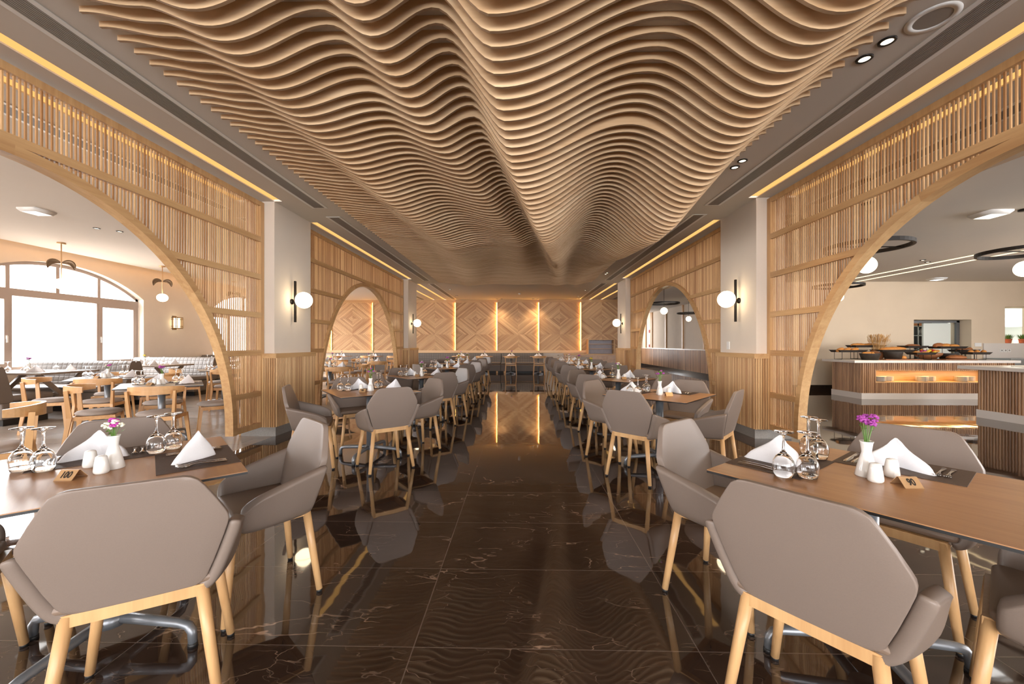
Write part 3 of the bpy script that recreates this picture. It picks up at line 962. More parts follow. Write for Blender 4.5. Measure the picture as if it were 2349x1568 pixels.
for q, (x, d) in enumerate(((8.25,8.3),(8.55,8.5),(10.2,6.6),(10.5,6.75))):
    X, Y_ = Wd(x, d)
    dl.put((X, Y_, LOWC-0.0005), 0, 'small round downlight over the buffet, %s along the strip lights' % ('farthest','second farthest','third farthest','nearest')[q], 'ceiling downlights')
    spot((X, Y_, LOWC-0.03), P_SPOT*1.5)
for x, d, w in ((8.0, 10.0, 'a'), (10.0, 10.0, 'b')):
    pass

sp = thing('ceiling_speaker', 'round ceiling speaker between the wavy ceiling and the vent', 'speaker', (2.53, 2.54, CEIL-0.0005))
b = MB(); b.lathe([(0.090,-0.001),(0.090,-0.006),(0.128,-0.004),(0.128,-0.0005)], 36); b.build('speaker_rim', M['white_plastic'], sp)
b = MB(); b.lathe([(0.090,-0.003),(0,-0.004)], 36); b.build('speaker_grille', M['grille'], sp)
sd = thing('smoke_detector', 'white smoke detector on the flat ceiling before the plank wall', 'smoke detector', (0, 16.1, CEIL))
b = MB(); b.lathe([(0.055,0),(0.055,-0.015),(0.04,-0.035),(0,-0.04)], 20); b.build('detector_body', M['white_plastic'], sd)

def make_panel_lamp():
    t = thing('ceiling_lamp', '', 'ceiling light')
    b = MB(); b.lathe([(0.20,0),(0.20,-0.02),(0.16,-0.055),(0.15,-0.055)], 4); b.build('lamp_housing', M['white_plastic'], t)
    b = MB(); b.lathe([(0.152,-0.05),(0,-0.052)], 4); b.build('lamp_lens', M['panel_lens'], t)
    return t
pl = Proto(make_panel_lamp)
pl.put((*Wd(-7.2, 6.05), CEIL), pi/4, 'square white diffuser on the ceiling of the window room', 'square ceiling diffusers')
pl.put((*Wd(6.15, 5.3), LOWC), pi/4, 'square white ceiling diffuser seen through the nearest right arch', 'square ceiling diffusers')
pl.put((*Wd(10.9, 10.6), LOWC), pi/4, 'square white diffuser on the ceiling right before the kitchen wall', 'square ceiling diffusers')

# pendant lamps
def make_ring():
    t = thing('ring_pendant', '', 'pendant lamp')       # origin at the ceiling
    H = LOWC; zr = 2.46-H; zg = 2.24-H; R = 0.43
    b = MB(); b.lathe([(0.06,0),(0.06,-0.02),(0,-0.02)], 16); b.build('canopy', M['iron'], t)
    b = MB(); b.cyl((0,0,-0.02),(0,0,zg+0.09),0.006,n=8); b.build('rod', M['iron'], t)
    b = MB(); b.lathe([(R,zr-0.022),(R,zr+0.022),(R-0.028,zr+0.022),(R-0.028,zr-0.022),(R,zr-0.022)], 48)
    b.s = [False]*len(b.s)
    b.build('ring', M['iron'], t)
    b = MB(); b.bar((-R+0.01,0,zr),(R-0.01,0,zr),0.012,0.012); b.build('spoke', M['iron'], t)
    b = MB(); b.ball((0,0,zg), 0.10, 20, 12); b.build('globe', M['globe'], t)
    return t
rp = Proto(make_ring)
for x, d, w in ((4.21,4.92,'nearest arch, closest to the screen'), (6.48,8.26,'nearest arch, before the kitchen wall'), (6.44,5.17,'nearest arch, out over the buffet aisle'), (4.2,11.8,'far arch, nearer to the screen'), (6.5,15.6,'far arch, beside the corridor wall')):
    X, Y_ = Wd(x, d)
    rp.put((X, Y_, LOWC if x > 4.64 else CEIL-0.28), 0, 'black ring pendant with a glowing globe, ' + w, 'ring pendants')
for x, d in ((4.21,4.92),(4.2,11.8)):
    X, Y_ = Wd(x, d)
    m = MB(); m.lathe([(0.06,0.28),(0.06,0.26),(0.006,0.26),(0.006,-0.03)], 12)
    o = m.build('rod_extension', M['iron']); o.location = (X, Y_, CEIL-0.28)
    r = [c for c in COL.objects if c.name.startswith('ring_pendant') and abs(c.location.x-X) < 1e-3 and abs(c.location.y-Y_) < 1e-3][0]
    o.parent = r; o.location = (0,0,0); o.name = 'rod'

def make_leaf_pendant():
    t = thing('leaf_pendant', '', 'pendant lamp')
    b = MB(); b.lathe([(0.065,0),(0.065,-0.03),(0,-0.03)], 20); b.build('canopy', M['brass'], t)
    b = MB(); b.cyl((0,0,-0.03),(0,0,-0.72),0.009,n=8); b.build('rod', M['brass'], t)
    for s in (-1, 1):
        P = []
        for i in range(11):
            u = i/10
            ax = 0.012+0.165*sin(u*1.45)/sin(1.45); az = -0.40+0.055*sin(u*2.2)-0.165*u**2.2
            tx, tz = 0.165*1.45*cos(u*1.45), 0.055*2.2*cos(u*2.2)-0.36*u**1.2
            q = sqrt(tx*tx+tz*tz); nx, nz = -tz/q, tx/q
            wd = 0.052*sin(pi*(0.04+0.94*u))**0.75
            P.append([(s*(ax+nx*wd*v), 0.012*(1-abs(v))-0.03*u, az+nz*wd*v) for v in (-1,-0.5,0,0.5,1)])
        b = MB(); b.grid(P); b.build('leaf', M['bronze'], t, solidify=0.005, sol_off=0)
    b = MB(); b.ball((0,0,-0.815), 0.12, 20, 12, sz=0.86); b.build('globe', M['globe'], t)
    return t
lp = Proto(make_leaf_pendant)
for x, d, w in ((-9.04,8.0,'in front of the arched window'), (-9.16,10.4,'in front of the wall between the windows'), (-9.16,13.0,'seen through the slats in front of the farther window'), (-9.04,5.6,'beyond the frame by the nearest booth')):
    if d < 6: continue
    X, Y_ = Wd(x, d)
    lp.put((X, Y_, CEIL), 0.85, 'gold two-leaf pendant with a glowing globe, ' + w, 'leaf pendants')

# globe sconces on the pillars
def make_sconce():
    t = thing('globe_sconce', '', 'wall lamp')          # local +x points away from the wall
    b = MB(); b.lathe([(0.04,0),(0.04,0.02),(0,0.02)], 16); b.v = [(z, x, y) for x, y, z in b.v]; b.build('wall_plate', M['iron'], t)
    b = MB(); b.box(0.045, 0.070, -0.017, 0.017, -0.31, 0.31, 0.5); b.cyl((0.01,0,0.0),(0.05,0,0.0),0.01); b.build('bar', M['iron'], t, bevel=0.003)
    b = MB(); b.ball((0.19,0,0.02), 0.122, 28, 16); b.build('globe', M['globe'], t)
    b = MB(); b.tube([(0.19+0.125*cos(2*pi*k/36), 0.125*sin(2*pi*k/36), 0.005) for k in range(36)], 0.003, 6, closed=True); b.cyl((0.06,0,0.005),(0.075,0,0.005),0.006); b.build('ring', M['brass'], t)
    return t
sc = Proto(make_sconce)
for (y, wd) in ((6.04, 'near'), (12.8, 'far')):
    sc.put((XL, y, 1.92), 0, 'round opal globe lamp on a dark bar, on the %s pillar of the left row' % wd, 'globe wall lamps')
    sc.put((XR, y, 1.92), pi, 'round opal globe lamp on a dark bar, on the %s pillar of the right row' % wd, 'globe wall lamps')

lan = thing('lantern_sconce', 'square bronze lantern glowing on the wall between the arched windows', 'wall lamp', (XW, 11.75, 1.90))
b = MB(); b.box(0, 0.02, -0.07, 0.07, -0.20, 0.20); b.build('back_plate', M['bronze'], lan)
b = MB(); b.box(0.04, 0.13, -0.06, 0.06, -0.14, 0.14); b.build('lantern_glass', M['lantern'], lan)
b = MB()
for z in (-0.16, -0.10, 0.10, 0.16):
    for (p, q) in (((0.02,-0.12,z),(0.16,-0.12,z)),((0.02,0.12,z),(0.16,0.12,z)),((0.16,-0.12,z),(0.16,0.12,z))): b.bar(p, q, 0.012, 0.012)
for x, y in ((0.16,-0.12),(0.16,0.12),(0.16,-0.07),(0.16,0.07)): b.bar((x,y,-0.17),(x,y,0.17),0.012,0.012)
b.build('cage', M['bronze'], lan)
# small wall fittings
for i, (z, s) in enumerate(((1.975,0.16),(1.17,0.14))):
    m = MB(); m.box(-0.03, 0, -s/2, s/2, -s/2, s/2); o = m.build('call_point', M['red'], bevel=0.006); o.location = (XS-0.001 if i == 0 else XS-0.001, 22.8, z)
    tag(o, 'small red fire call box on the corridor wall, the %s one' % ('upper','lower')[i], 'alarm', 'red call boxes')
m = MB(); m.box(-0.012, 0, -0.04, 0.04, -0.06, 0.06); o = m.build('light_switch', M['white_plastic'], bevel=0.004); o.location = (XR, 6.35, 1.26)
tag(o, 'white switch plate above the rail of the near pillar on the buffet side', 'switch')
# ------------------------------------------------------------------ tub chairs
def make_tub():
    """faces +y"""
    t = thing('tub_chair', '', 'chair')
    def hw(z):
        pts = [(0.436,0.140),(0.440,0.160),(0.450,0.176),(0.465,0.188),(0.53,0.213),(0.61,0.240),(0.655,0.254),(0.675,0.2575),(0.693,0.2555),(0.712,0.247),(0.76,0.222),(0.81,0.192),(0.832,0.177),(0.845,0.158),(0.851,0.135)]
        for (a,wa),(c,wc) in zip(pts, pts[1:]):
            if z <= c: return wa+(wc-wa)*(z-a)/(c-a)
        return pts[-1][1]
    def yb(z): return -0.180-0.24*(z-0.44)
    zs = [0.436,0.440,0.450,0.465,0.53,0.61,0.655,0.675,0.693,0.712,0.76,0.81,0.832,0.845,0.851]
    nlow = 8; C = 8
    back = []
    for z in zs:
        row = []
        for j in range(C+1):
            u = -1+2*j/C
            top = 0.0
            row.append((hw(z)*u, yb(z)+0.003*u*u - 0.008*(1-u*u)*sin(pi*(z-0.436)/0.415), z))
        back.append(row)
    inner = [[(x*0.985, y+0.050-0.026*(z-0.436)/0.415, z) for x, y, z in row] for row in back]
    nr = len(zs)
    b = MB(); b.grid(back, 0.5); b.grid([list(reversed(r)) for r in inner], 0.5)
    ring = lambda G: [G[0][j] for j in range(C+1)] + [G[i][C] for i in range(1, nr)] + [G[nr-1][j] for j in range(C-1, -1, -1)] + [G[i][0] for i in range(nr-2, 0, -1)]
    ro, ri = ring(back), ring(inner); k = len(ro)
    b.add(ro+ri, [(i, (i+1)%k, k+(i+1)%k, k+i) for i in range(k)], 0.5, True)
    b.build('backrest', M['leather'], t, weld=True, recalc=True, bevel=0.009, seg=3, smooth_all=True)
    Q = 14
    for s in (-1, 1):
        G = []
        for r in range(nlow):
            base = back[r][C if s > 0 else 0]
            fr = r/(nlow-1)
            x0 = abs(base[0])-0.004; y0 = base[1]+0.006
            row = []
            for q in range(0, Q+1):
                u = q/Q
                zt = 0.668-0.085*u-0.022*u*u; tip = max(0,(u-0.80)/0.20)
                zb = 0.440+0.004*u; hh = (zt-zb)/2*sqrt(1-(0.72*tip)**2); zm = (zt+zb)/2-0.012*tip; zt, zb = zm+hh, zm-hh
                z = zb+(zt-zb)*(zs[r]-zs[0])/(zs[nlow-1]-zs[0])
                xo = x0 + (0.205+0.046*fr-x0)*(1-(1-min(1,u*1.1))**2) - 0.020*max(0,(u-0.70)/0.30)**2
                y = y0 + (0.15-y0)*u - 0.012*(1-fr)*u
                row.append((s*xo, y, z))
            G.append(row)
        if s < 0: G = [list(reversed(r)) for r in G]
        b = MB(); b.grid(G)
        b.build('arm', M['leather'], t, solidify=0.044, sol_off=-1, subsurf=1, smooth_all=True)
    b = MB(); b.box(-0.215, 0.215, -0.18, 0.165, 0.437, 0.478)
    b.build('seat', M['seat_leather'], t, bevel=0.02, seg=3, smooth_all=True)
    b = MB(); fz0, fz1 = 0.398, 0.438
    b.box(-0.185,0.185,-0.175,-0.145,fz0,fz1,0.5); b.box(-0.185,0.185,0.15,0.18,fz0,fz1,0.5)
    b.box(-0.185,-0.155,-0.145,0.15,fz0,fz1,0.5); b.box(0.155,0.185,-0.145,0.15,fz0,fz1,0.5)
    b.build('seat_frame', M['leg'], t)
    for sx in (-1, 1):
        for sy in (-1, 1):
            p0 = Vector((sx*0.17, sy*0.16+0.002, 0.43)); p1 = Vector((sx*0.225, sy*0.205, 0.014))
            m = MB(); m.tube([p0, p0.lerp(p1,0.5), p1], [0.0205,0.0185,0.0155], 12)
            l = m.build('leg', M['leg'], t)
            q = p1.lerp(p0, 0.002); e = Vector((p1.x, p1.y, 0.0))
            m = MB(); m.cyl((p1.x,p1.y,0.016), (p1.x,p1.y,0.0), 0.0145, 0.0135, 12); m.build('foot_cap', M['black'], l)
    return t
tub = Proto(make_tub)

# ------------------------------------------------------------------ wooden armchairs
def make_wood_chair():
    t = thing('wooden_chair', '', 'chair')
    b = MB(); b.lathe([(0,0.425),(0.17,0.425),(0.218,0.435),(0.226,0.455),(0.205,0.474),(0.12,0.482),(0,0.484)], 28, (0,0.02,0), sy=0.95)
    b.build('seat', M['seat_fabric'], t)
    b = MB()
    for p, q in (((-0.19,-0.17,0.405),(0.19,-0.17,0.405)),((-0.20,0.18,0.405),(0.20,0.18,0.405)),((-0.19,-0.17,0.405),(-0.20,0.18,0.405)),((0.19,-0.17,0.405),(0.20,0.18,0.405))):
        b.bar(p, q, 0.022, 0.045, tone=0.5)
    b.build('seat_frame', M['chair_oak'], t)
    for s in (-1, 1):
        m = MB(); m.bar((s*0.20,0.185,0.425),(s*0.235,0.225,0),0.042,0.032,w1=0.028,h1=0.024,tone=0.5); m.build('leg', M['chair_oak_z'], t)
        m = MB(); m.bar((s*0.225,-0.215,0.74),(s*0.205,-0.19,0.42),0.026,0.036,tone=0.5,w1=0.032,h1=0.046); m.bar((s*0.205,-0.19,0.42),(s*0.235,-0.245,0),0.032,0.046,w1=0.026,h1=0.026,tone=0.5); m.build('leg', M['chair_oak_z'], t)
    P = []
    for i in range(25):
        a = radians(-82+164*i/24)
        k = cos(a)
        R = 0.262; x = R*sin(a)*1.0; y = -0.235*cos(a)-0.035
        h = 0.028+0.022*max(0,k)
        zt = 0.775+0.020*max(0,k); zb = zt-2*h
        ux, uy = sin(a), -cos(a)
        th = 0.013
        P.append([(x-ux*th,y-uy*th,zb),(x+ux*th,y+uy*th,zb),(x+ux*th,y+uy*th,zt),(x-ux*th,y-uy*th,zt),(x-ux*th,y-uy*th,zb)])
    b = MB(); b.grid(P, smooth=False)
    for e in (0, -1): b.add(P[e][:4], [(0,1,2,3)], 0.5)
    b.build('back_rail', M['chair_oak'], t)
    return t
woodc = Proto(make_wood_chair)

# ------------------------------------------------------------------ pedestal tables
HALF = 0.43
TZ = 0.75
def make_table(topmat, edgemat):
    def f():
        t = thing('dining_table', '', 'table')
        h = HALF
        b = MB(); b.box(-h, h, -h, h, TZ-0.0035, TZ, 0.5); b.build('table_top', topmat, t)
        b = MB(); b.box(-h, h, -h, h, TZ-0.013, TZ-0.0035, 0.5); b.build('top_edge', edgemat, t)
        b = MB(); b.cyl((0,0,0.10),(0,0,TZ-0.03),0.040,n=20); b.lathe([(0.040,TZ-0.06),(0.15,TZ-0.025),(0.15,TZ-0.013),(0,TZ-0.013)],20); b.build('pedestal', M['grey_metal'], t)
        b = MB(); b.lathe([(0,0.085),(0.055,0.085),(0.06,0.12),(0.045,0.135),(0,0.135)], 20); b.build('hub', M['grey_metal'], t)
        for k in range(4):
            a = pi/4+k*pi/2
            d = Vector((cos(a), sin(a), 0)); n = Vector((-sin(a), cos(a), 0))
            m = MB()
            pts = [d*0.04+Vector((0,0,0.112)), d*0.18+Vector((0,0,0.105)), d*0.31+Vector((0,0,0.097)), d*0.345+Vector((0,0,0.088)), d*0.362+Vector((0,0,0.065)), d*0.365+Vector((0,0,0.016))]
            m.tube(pts, [0.022,0.021,0.0185,0.0185,0.0180,0.0165], 10)
            f2 = m.build('foot_arm', M['grey_metal'], t)
            m = MB(); m.cyl((d.x*0.365,d.y*0.365,0.018),(d.x*0.365,d.y*0.365,0),0.018,0.019,12); m.build('foot_pad', M['black'], f2)
        return t
    return f
tab_oak = Proto(make_table(M['top_oak'], M['black_edge']))
tab_grey = Proto(make_table(M['top_grey'], M['black_edge']))

# ------------------------------------------------------------------ things laid on the tables
def make_mat():
    b = MB(); b.box(-0.205, 0.205, -0.145, 0.145, 0, 0.0025, 0.5)
    o = b.build('placemat', M['mat']); o['category'] = 'placemat'; return o
p_mat = Proto(make_mat)
def make_glass():
    prof = [(0,0.088),(0.010,0.086),(0.024,0.077),(0.034,0.061),(0.0385,0.043),(0.0362,0.020),(0.0314,0.0006),(0.0322,0.0),(0.0328,0.0006),(0.0376,0.020),(0.0400,0.043),(0.0356,0.063),(0.0258,0.080),(0.0130,0.092),(0.0070,0.102),(0.0046,0.115),(0.0044,0.150),(0.0062,0.164),(0.014,0.172),(0.0345,0.1765),(0.0362,0.1785),(0.0345,0.180),(0.010,0.1825),(0,0.183)]
    b = MB(); b.lathe(prof, 32)
    o = b.build('wine_glass', M['glass']); o['category'] = 'wine glass'; return o
p_glass = Proto(make_glass)
def make_napkin():
    """a folded peak: a rounded spine at +y and two legs that open towards -y"""
    base = [(0.0,0.090),(0.014,0.086),(0.06,0.045),(0.118,-0.030),(0.124,-0.050),(0.116,-0.062),(0.098,-0.060),(0.05,-0.030),(0.012,0.000),(0.0,0.004),
            (-0.012,0.000),(-0.05,-0.030),(-0.098,-0.060),(-0.116,-0.062),(-0.124,-0.050),(-0.118,-0.030),(-0.06,0.045),(-0.014,0.086)]
    H = 0.120
    P = []
    n = len(base)
    for i in range(n):
        x, y = base[i]; row = []
        for k in range(11):
            u = k/10
            s = (1-u)*(1+0.16*sin(pi*u)) + 0.035*u
            sag = 0.010*sin(pi*u)*(1 if y < -0.02 else 0)
            row.append((x*s + (0.004*sin(9*u+x*40) if 0 < k < 10 else 0), (y-0.01)*s + 0.012*u, H*(u - 0.02*sin(pi*u)) - sag*0.4))
        P.append(row)
    b = MB(); b.grid(P, closed_u=True)
    top = [r[-1] for r in P]; b.add(top, [tuple(range(n))], 0.5, True)
    o = b.build('napkin', M['napkin'], weld=True, recalc=True, smooth_all=True); o['category'] = 'napkin'; return o
p_nap = Proto(make_napkin)
def make_knife():
    b = MB()
    P = []
    for i, (y, w, z) in enumerate([(-0.11,0.004,0.004),(-0.108,0.009,0.005),(-0.06,0.007,0.006),(-0.015,0.0055,0.006),(0,0.009,0.0045),(0.03,0.010,0.003),(0.08,0.010,0.003),(0.10,0.006,0.003),(0.105,0.002,0.003)]):
        P.append([(-w,y,0.0006),(-w*0.7,y,z),(w*0.7,y,z),(w,y,0.0006)])
    b.grid(P); o = b.build('table_knife', M['steel']); o['category'] = 'knife'; return o
def make_fork():
    b = MB()
    P = []
    for y, w, z in [(-0.10,0.004,0.003),(-0.098,0.0095,0.003),(-0.05,0.0055,0.005),(0.0,0.0035,0.009),(0.025,0.0045,0.007),(0.037,0.011,0.003)]:
        P.append([(-w,y,z-0.001),(-w*0.6,y,z+0.0015),(w*0.6,y,z+0.0015),(w,y,z-0.001)])
    b.grid(P)
    for k in range(4):
        x = -0.0093+0.0062*k
        b.tube([(x,0.035,0.003),(x,0.06,0.0035),(x,0.082,0.010)], [0.0020,0.0018,0.0010], 6)
    o = b.build('table_fork', M['steel']); o['category'] = 'fork'; return o
p_knife = Proto(make_knife); p_fork = Proto(make_fork)
def make_vase():
    prof = [(0,0),(0.036,0),(0.0385,0.004),(0.033,0.03),(0.024,0.07),(0.0185,0.09),(0.0165,0.098),(0.0175,0.11),(0.021,0.135),(0.0235,0.142),(0.0205,0.141),(0.016,0.115),(0.014,0.10),(0,0.09)]
    b = MB(); b.lathe(prof, 28); o = b.build('bud_vase', M['porcelain']); o['category'] = 'vase'; return o
p_vase = Proto(make_vase)
def make_shaker():
    b = MB(); b.lathe([(0,0),(0.0215,0),(0.0255,0.006),(0.0262,0.014),(0.0225,0.042),(0.0188,0.066),(0.0165,0.071),(0.010,0.0735),(0,0.0735)], 24)
    o = b.build('shaker', M['porcelain']); o['category'] = 'shaker'; return o
p_shk = Proto(make_shaker)
def text_mesh(txt, size, name):
    cu = bpy.data.curves.new(name, 'FONT'); cu.body = txt; cu.size = size; cu.align_x = 'CENTER'; cu.align_y = 'CENTER'
    cu.offset = 0.0007; cu.extrude = 0.0002
    o = bpy.data.objects.new(name, cu); COL.objects.link(o)
    dg = bpy.context.evaluated_depsgraph_get()
    me = bpy.data.meshes.new_from_object(o.evaluated_get(dg)); me.materials.clear(); me.materials.append(M['ink'])
    bpy.data.objects.remove(o); return me
SIGN_ME = {}
def make_sign(txt):
    t = thing('table_number', '', 'table sign')
    if 'plate' not in SIGN_ME:
        b = MB(); w = 0.034
        P = [[(x, y, z) for y, z in [(-0.033,0.0),(-0.031,0.001),(-0.003,0.0335),(0.003,0.0335),(0.031,0.001),(0.033,0.0)]] for x in (-w, w)]
        b.grid(P, smooth=False); o = b.build('plate', M['brass'], t, solidify=0.0015, sol_off=0); SIGN_ME['plate'] = o.data
    else:
        o = bpy.data.objects.new('plate', SIGN_ME['plate']); COL.objects.link(o); o.parent = t
    if txt:
        me = text_mesh(txt, 0.032, 'digits')
        d = bpy.data.objects.new('digits', me); COL.objects.link(d); d.parent = t
        d.location = (0, -0.01856, 0.0186); d.rotation_euler = (radians(49), 0, 0); d.scale = (0.85, 1.15, 1)
    return t
def bouquet(kind):
    """flowers standing in a vase; origin at the table"""
    t = thing('flower_sprig', '', 'flowers')
    rnd = random.Random(kind*31+3)
    cols = [('magenta','white_petal'),('purple','purple'),('white_petal','purple'),('yellow','green'),('green','purple')][kind % 5]
    st = MB(); heads = {cols[0]: MB(), cols[1]: MB()}
    n = 11 if kind != 3 else 7
    for i in range(n):
        a = rnd.uniform(0, 2*pi); r = rnd.uniform(0.005, 0.036); h = rnd.uniform(0.175, 0.205) if kind == 0 else rnd.uniform(0.205, 0.245)
        p1 = Vector((r*cos(a), r*sin(a), h))
        st.tube([(0.004*cos(a),0.004*sin(a),0.10), (r*0.35*cos(a), r*0.35*sin(a), 0.15), p1], [0.0016,0.0014,0.0012], 5)
        if i % 2:
            q = p1*0.9+Vector((0,0,-0.01)); lf = Vector((cos(a+1)*0.02, sin(a+1)*0.02, 0.012))
            s = Vector((-lf.y, lf.x, 0)).normalized()*0.005
            st.add([q, q+lf*0.5+s, q+lf, q+lf*0.5-s], [(0,1,2,3)], 0.5, True)
        m = heads[cols[i % 2]]
        for k in range(11):
            b2 = rnd.uniform(0, 2*pi); e = rnd.uniform(-0.2, 1.2)
            c = p1+Vector((cos(b2)*cos(e), sin(b2)*cos(e), sin(e)))*0.0105
            m.ball(c, 0.0062, 6, 4, sz=0.7)
    st.build('stems', M['green'], t)
    for c, m in heads.items():
        if m.v: m.build('blossoms', M[c], t)
    return t
p_bq = [Proto(lambda k=k: bouquet(k)) for k in range(5)]

def lay_table(cx, cy, ang, desc, short, sign, flower, cutlery=True, glasses=4, grp='main'):
    ca, sa = cos(ang), sin(ang)
    def L(x, y, z=TZ): return (cx+ca*x-sa*y, cy+sa*x+ca*y, z)
    J = lambda a=1.0: random.uniform(-0.012, 0.012)*a
    z1 = TZ+0.0027
    p_mat.put(L(-0.065, 0.285), ang, 'woven brown placemat, left back edge of %s' % desc, 'placemats')
    p_mat.put(L(0.285, -0.055), ang-pi/2, 'woven brown placemat, right back edge of %s' % desc, 'placemats')
    r1 = random.uniform(-0.3, 0.3)
    p_nap.put(L(-0.05+J(), 0.29+J(), z1), (ang+r1 if cx < 0 else ang+2.3+r1), 'peaked white napkin, left placemat of %s' % desc, 'napkins')
    p_nap.put(L(0.275+J(), -0.03+J(), z1), ang-pi/2+r1, 'peaked white napkin, right placemat of %s' % desc, 'napkins')
    gl = [(-0.275,0.20,'first of left pair'),(-0.21,0.135,'second of left pair'),(0.145,0.20,'first of right pair'),(0.205,0.255,'second of right pair')]
    for x, y, w in gl[:glasses]:
        inm = (-0.27 < x < 0.14 and 0.14+0.033 < y < 0.43)
        zz = TZ+0.0028
        p_glass.put(L(x+J(0.6), y+J(0.6), zz), 0, 'upturned stemmed glass, %s on %s' % (w, desc), 'upturned glasses')
    p_vase.put(L(0.005, 0.0), 0, 'white porcelain bud vase on %s' % desc, 'bud vases')
    p_bq[flower].put(L(0.005, 0.0), random.uniform(0, 6), ['magenta and cream flowers','purple flowers on green stems','cream and purple flowers','yellow flowers among green leaves','green sprigs with purple blossoms'][flower] + ' on %s' % desc, 'flowers in bud vases')
    X0, Y0, _ = L(0.005, 0.0)
    (sx0, sy0), (sx1, sy1) = ((-0.115,0.012),(0.018,-0.068)) if X0 < 0 else ((-0.022,-0.067),(0.095,-0.006))
    p_shk.put((X0+sx0, Y0+sy0, TZ), 0, 'white porcelain shaker, left of two, on %s' % desc, 'shakers')
    p_shk.put((X0+sx1, Y0+sy1, TZ), 0, 'white porcelain shaker, right of two, on %s' % desc, 'shakers')
    s = make_sign(sign); s.location = (X0+0.055 if X0 > 0 else X0-0.035, Y0-0.112 if X0 > 0 else Y0-0.135, TZ+0.0008); s.rotation_euler = (0,0,random.uniform(-0.08,0.08))
    tag(s, ('folded gold table number %s on %s' % (sign, desc)) if sign else 'small folded gold sign on %s' % desc, 'table sign', 'table number signs')
    if cutlery:
        for k, (nm, pr) in enumerate((('knife',p_knife),('fork',p_fork))):
            for q in range(2):
                w = ('outer','inner')[q]
                xx = (-0.225+0.028*q) if nm == 'knife' else (0.095-0.028*q)
                pr.put(L(xx, 0.285, z1), ang+pi, 'steel table %s, %s one by left napkin of %s' % (nm, w, desc), 'cutlery')
                yy = (0.115-0.028*q) if nm == 'knife' else (-0.20+0.028*q)
                pr.put(L(0.285, yy, z1), ang+pi/2, 'steel table %s, %s one by right napkin of %s' % (nm, w, desc), 'cutlery')

SIGNS = {}
def put_set(x, d, ang_deg, row, nth, sign, flower, proto=None, cutl=True, dist=(0.56,0.56,0.49,0.49), tweak=None, skip=()):
    X, Y_ = Wd(x, d); a = radians(ang_deg)
    proto = proto or tab_oak
    desc = 'the %s %s-row table' % (nth, row)
    proto.put((X, Y_, 0), a, 'square oak table on a grey pedestal, %s in the %s row' % (nth, row), 'dining tables of the main room')
    lay_table(X, Y_, a, desc, '', sign, flower, cutl)
    names = {'left': ['far side by the screen','far side by the aisle','near side by the screen','near side by the aisle'],
             'right': ['far side by the aisle','far side by the screen','near side by the aisle','near side by the screen']}[row]
    dirs = [(0,1),(1,0),(-1,0),(0,-1)]
    for k in range(4):
        if k in skip: continue
        dx, dy = dirs[k]; r = dist[k]
        ca, sa = cos(a), sin(a)
        wx, wy = ca*dx-sa*dy, sa*dx+ca*dy
        px, py = X+wx*r, Y_+wy*r
        face = math.atan2(-wy, -wx)-pi/2
        if tweak and k in tweak:
            ox, oy, da = tweak[k]; px += ox; py += oy; face += radians(da)
        else: face += radians(random.uniform(-4, 4))
        tub.put((px, py, 0), face, 'taupe leather tub chair at %s, %s' % (desc, names[k]), 'tub chairs along the aisle')

ROWL = [(-1.755,1.746,43,'nearest','100',0), (-1.71,4.64,38,'second','99',4), (-1.64,6.76,41,'third','',2), (-1.62,9.05,43,'fourth','',1), (-1.66,11.0,43,'fifth','',3), (-1.68,13.0,43,'farthest','',2)]
ROWR = [(1.402,1.641,37.7,'nearest','90',1), (1.48,4.29,48,'second','',4), (1.52,6.25,44,'third','',2), (1.54,8.7,44,'fourth','',3), (1.56,10.7,44,'fifth','',1), (1.56,12.8,44,'farthest','',0)]
for i, (x, d, a, nth, sg, fl) in enumerate(ROWL):
    put_set(x, d, a, 'left', nth, sg, fl, cutl=(i < 4), tweak={0: {3: (0.06,0.12,-12)}, 1: {2: (-0.08,-0.05,-18)}}.get(i))
for i, (x, d, a, nth, sg, fl) in enumerate(ROWR):
    put_set(x, d, a, 'right', nth, sg, fl, cutl=(i < 4), tweak=None)

# ------------------------------------------------------------------ window room: grey tables with wooden chairs
LT = [(-4.73,5.36,40,'window-room table nearest the slats','71',1), (-6.5,6.4,40,'window-room table beside the first booth','',0), (-6.2,8.5,42,'window-room table beside the second booth','',3), (-4.35,9.3,42,'first window-room table behind the far arch','',0), (-4.5,12.1,42,'second window-room table behind the far arch','',4), (-6.0,13.0,42,'third window-room table behind the far arch','',1)]
def wood_set(x, d, ang_deg, nth, sg, fl, cutl):
    X, Y_ = Wd(x, d); a = radians(ang_deg)
    desc = 'the ' + nth
    tab_grey.put((X, Y_, 0), a, 'square grey oak table, the %s' % desc[4:], 'tables of the window room')
    lay_table(X, Y_, a, desc, '', sg, fl, cutl)
    for k, (dx, dy, w) in enumerate(((0,1,'far left side'),(1,0,'far right side'),(-1,0,'near left side'),(0,-1,'near right side'))):
        ca, sa = cos(a), sin(a); r = 0.60
        wx, wy = ca*dx-sa*dy, sa*dx+ca*dy
        woodc.put((X+wx*r, Y_+wy*r, 0), math.atan2(-wy,-wx)-pi/2+radians(-18 if k == 3 else random.uniform(-8,2)), 'curved-back wooden chair, %s of %s' % (w, desc), 'wooden chairs')
for i, t_ in enumerate(LT): wood_set(*t_, i == 0)
woodc.put((*Wd(-4.22, 3.25), 0), radians(138), 'curved-back wooden chair at the photo edge behind the nearest left-row table', 'wooden chairs')

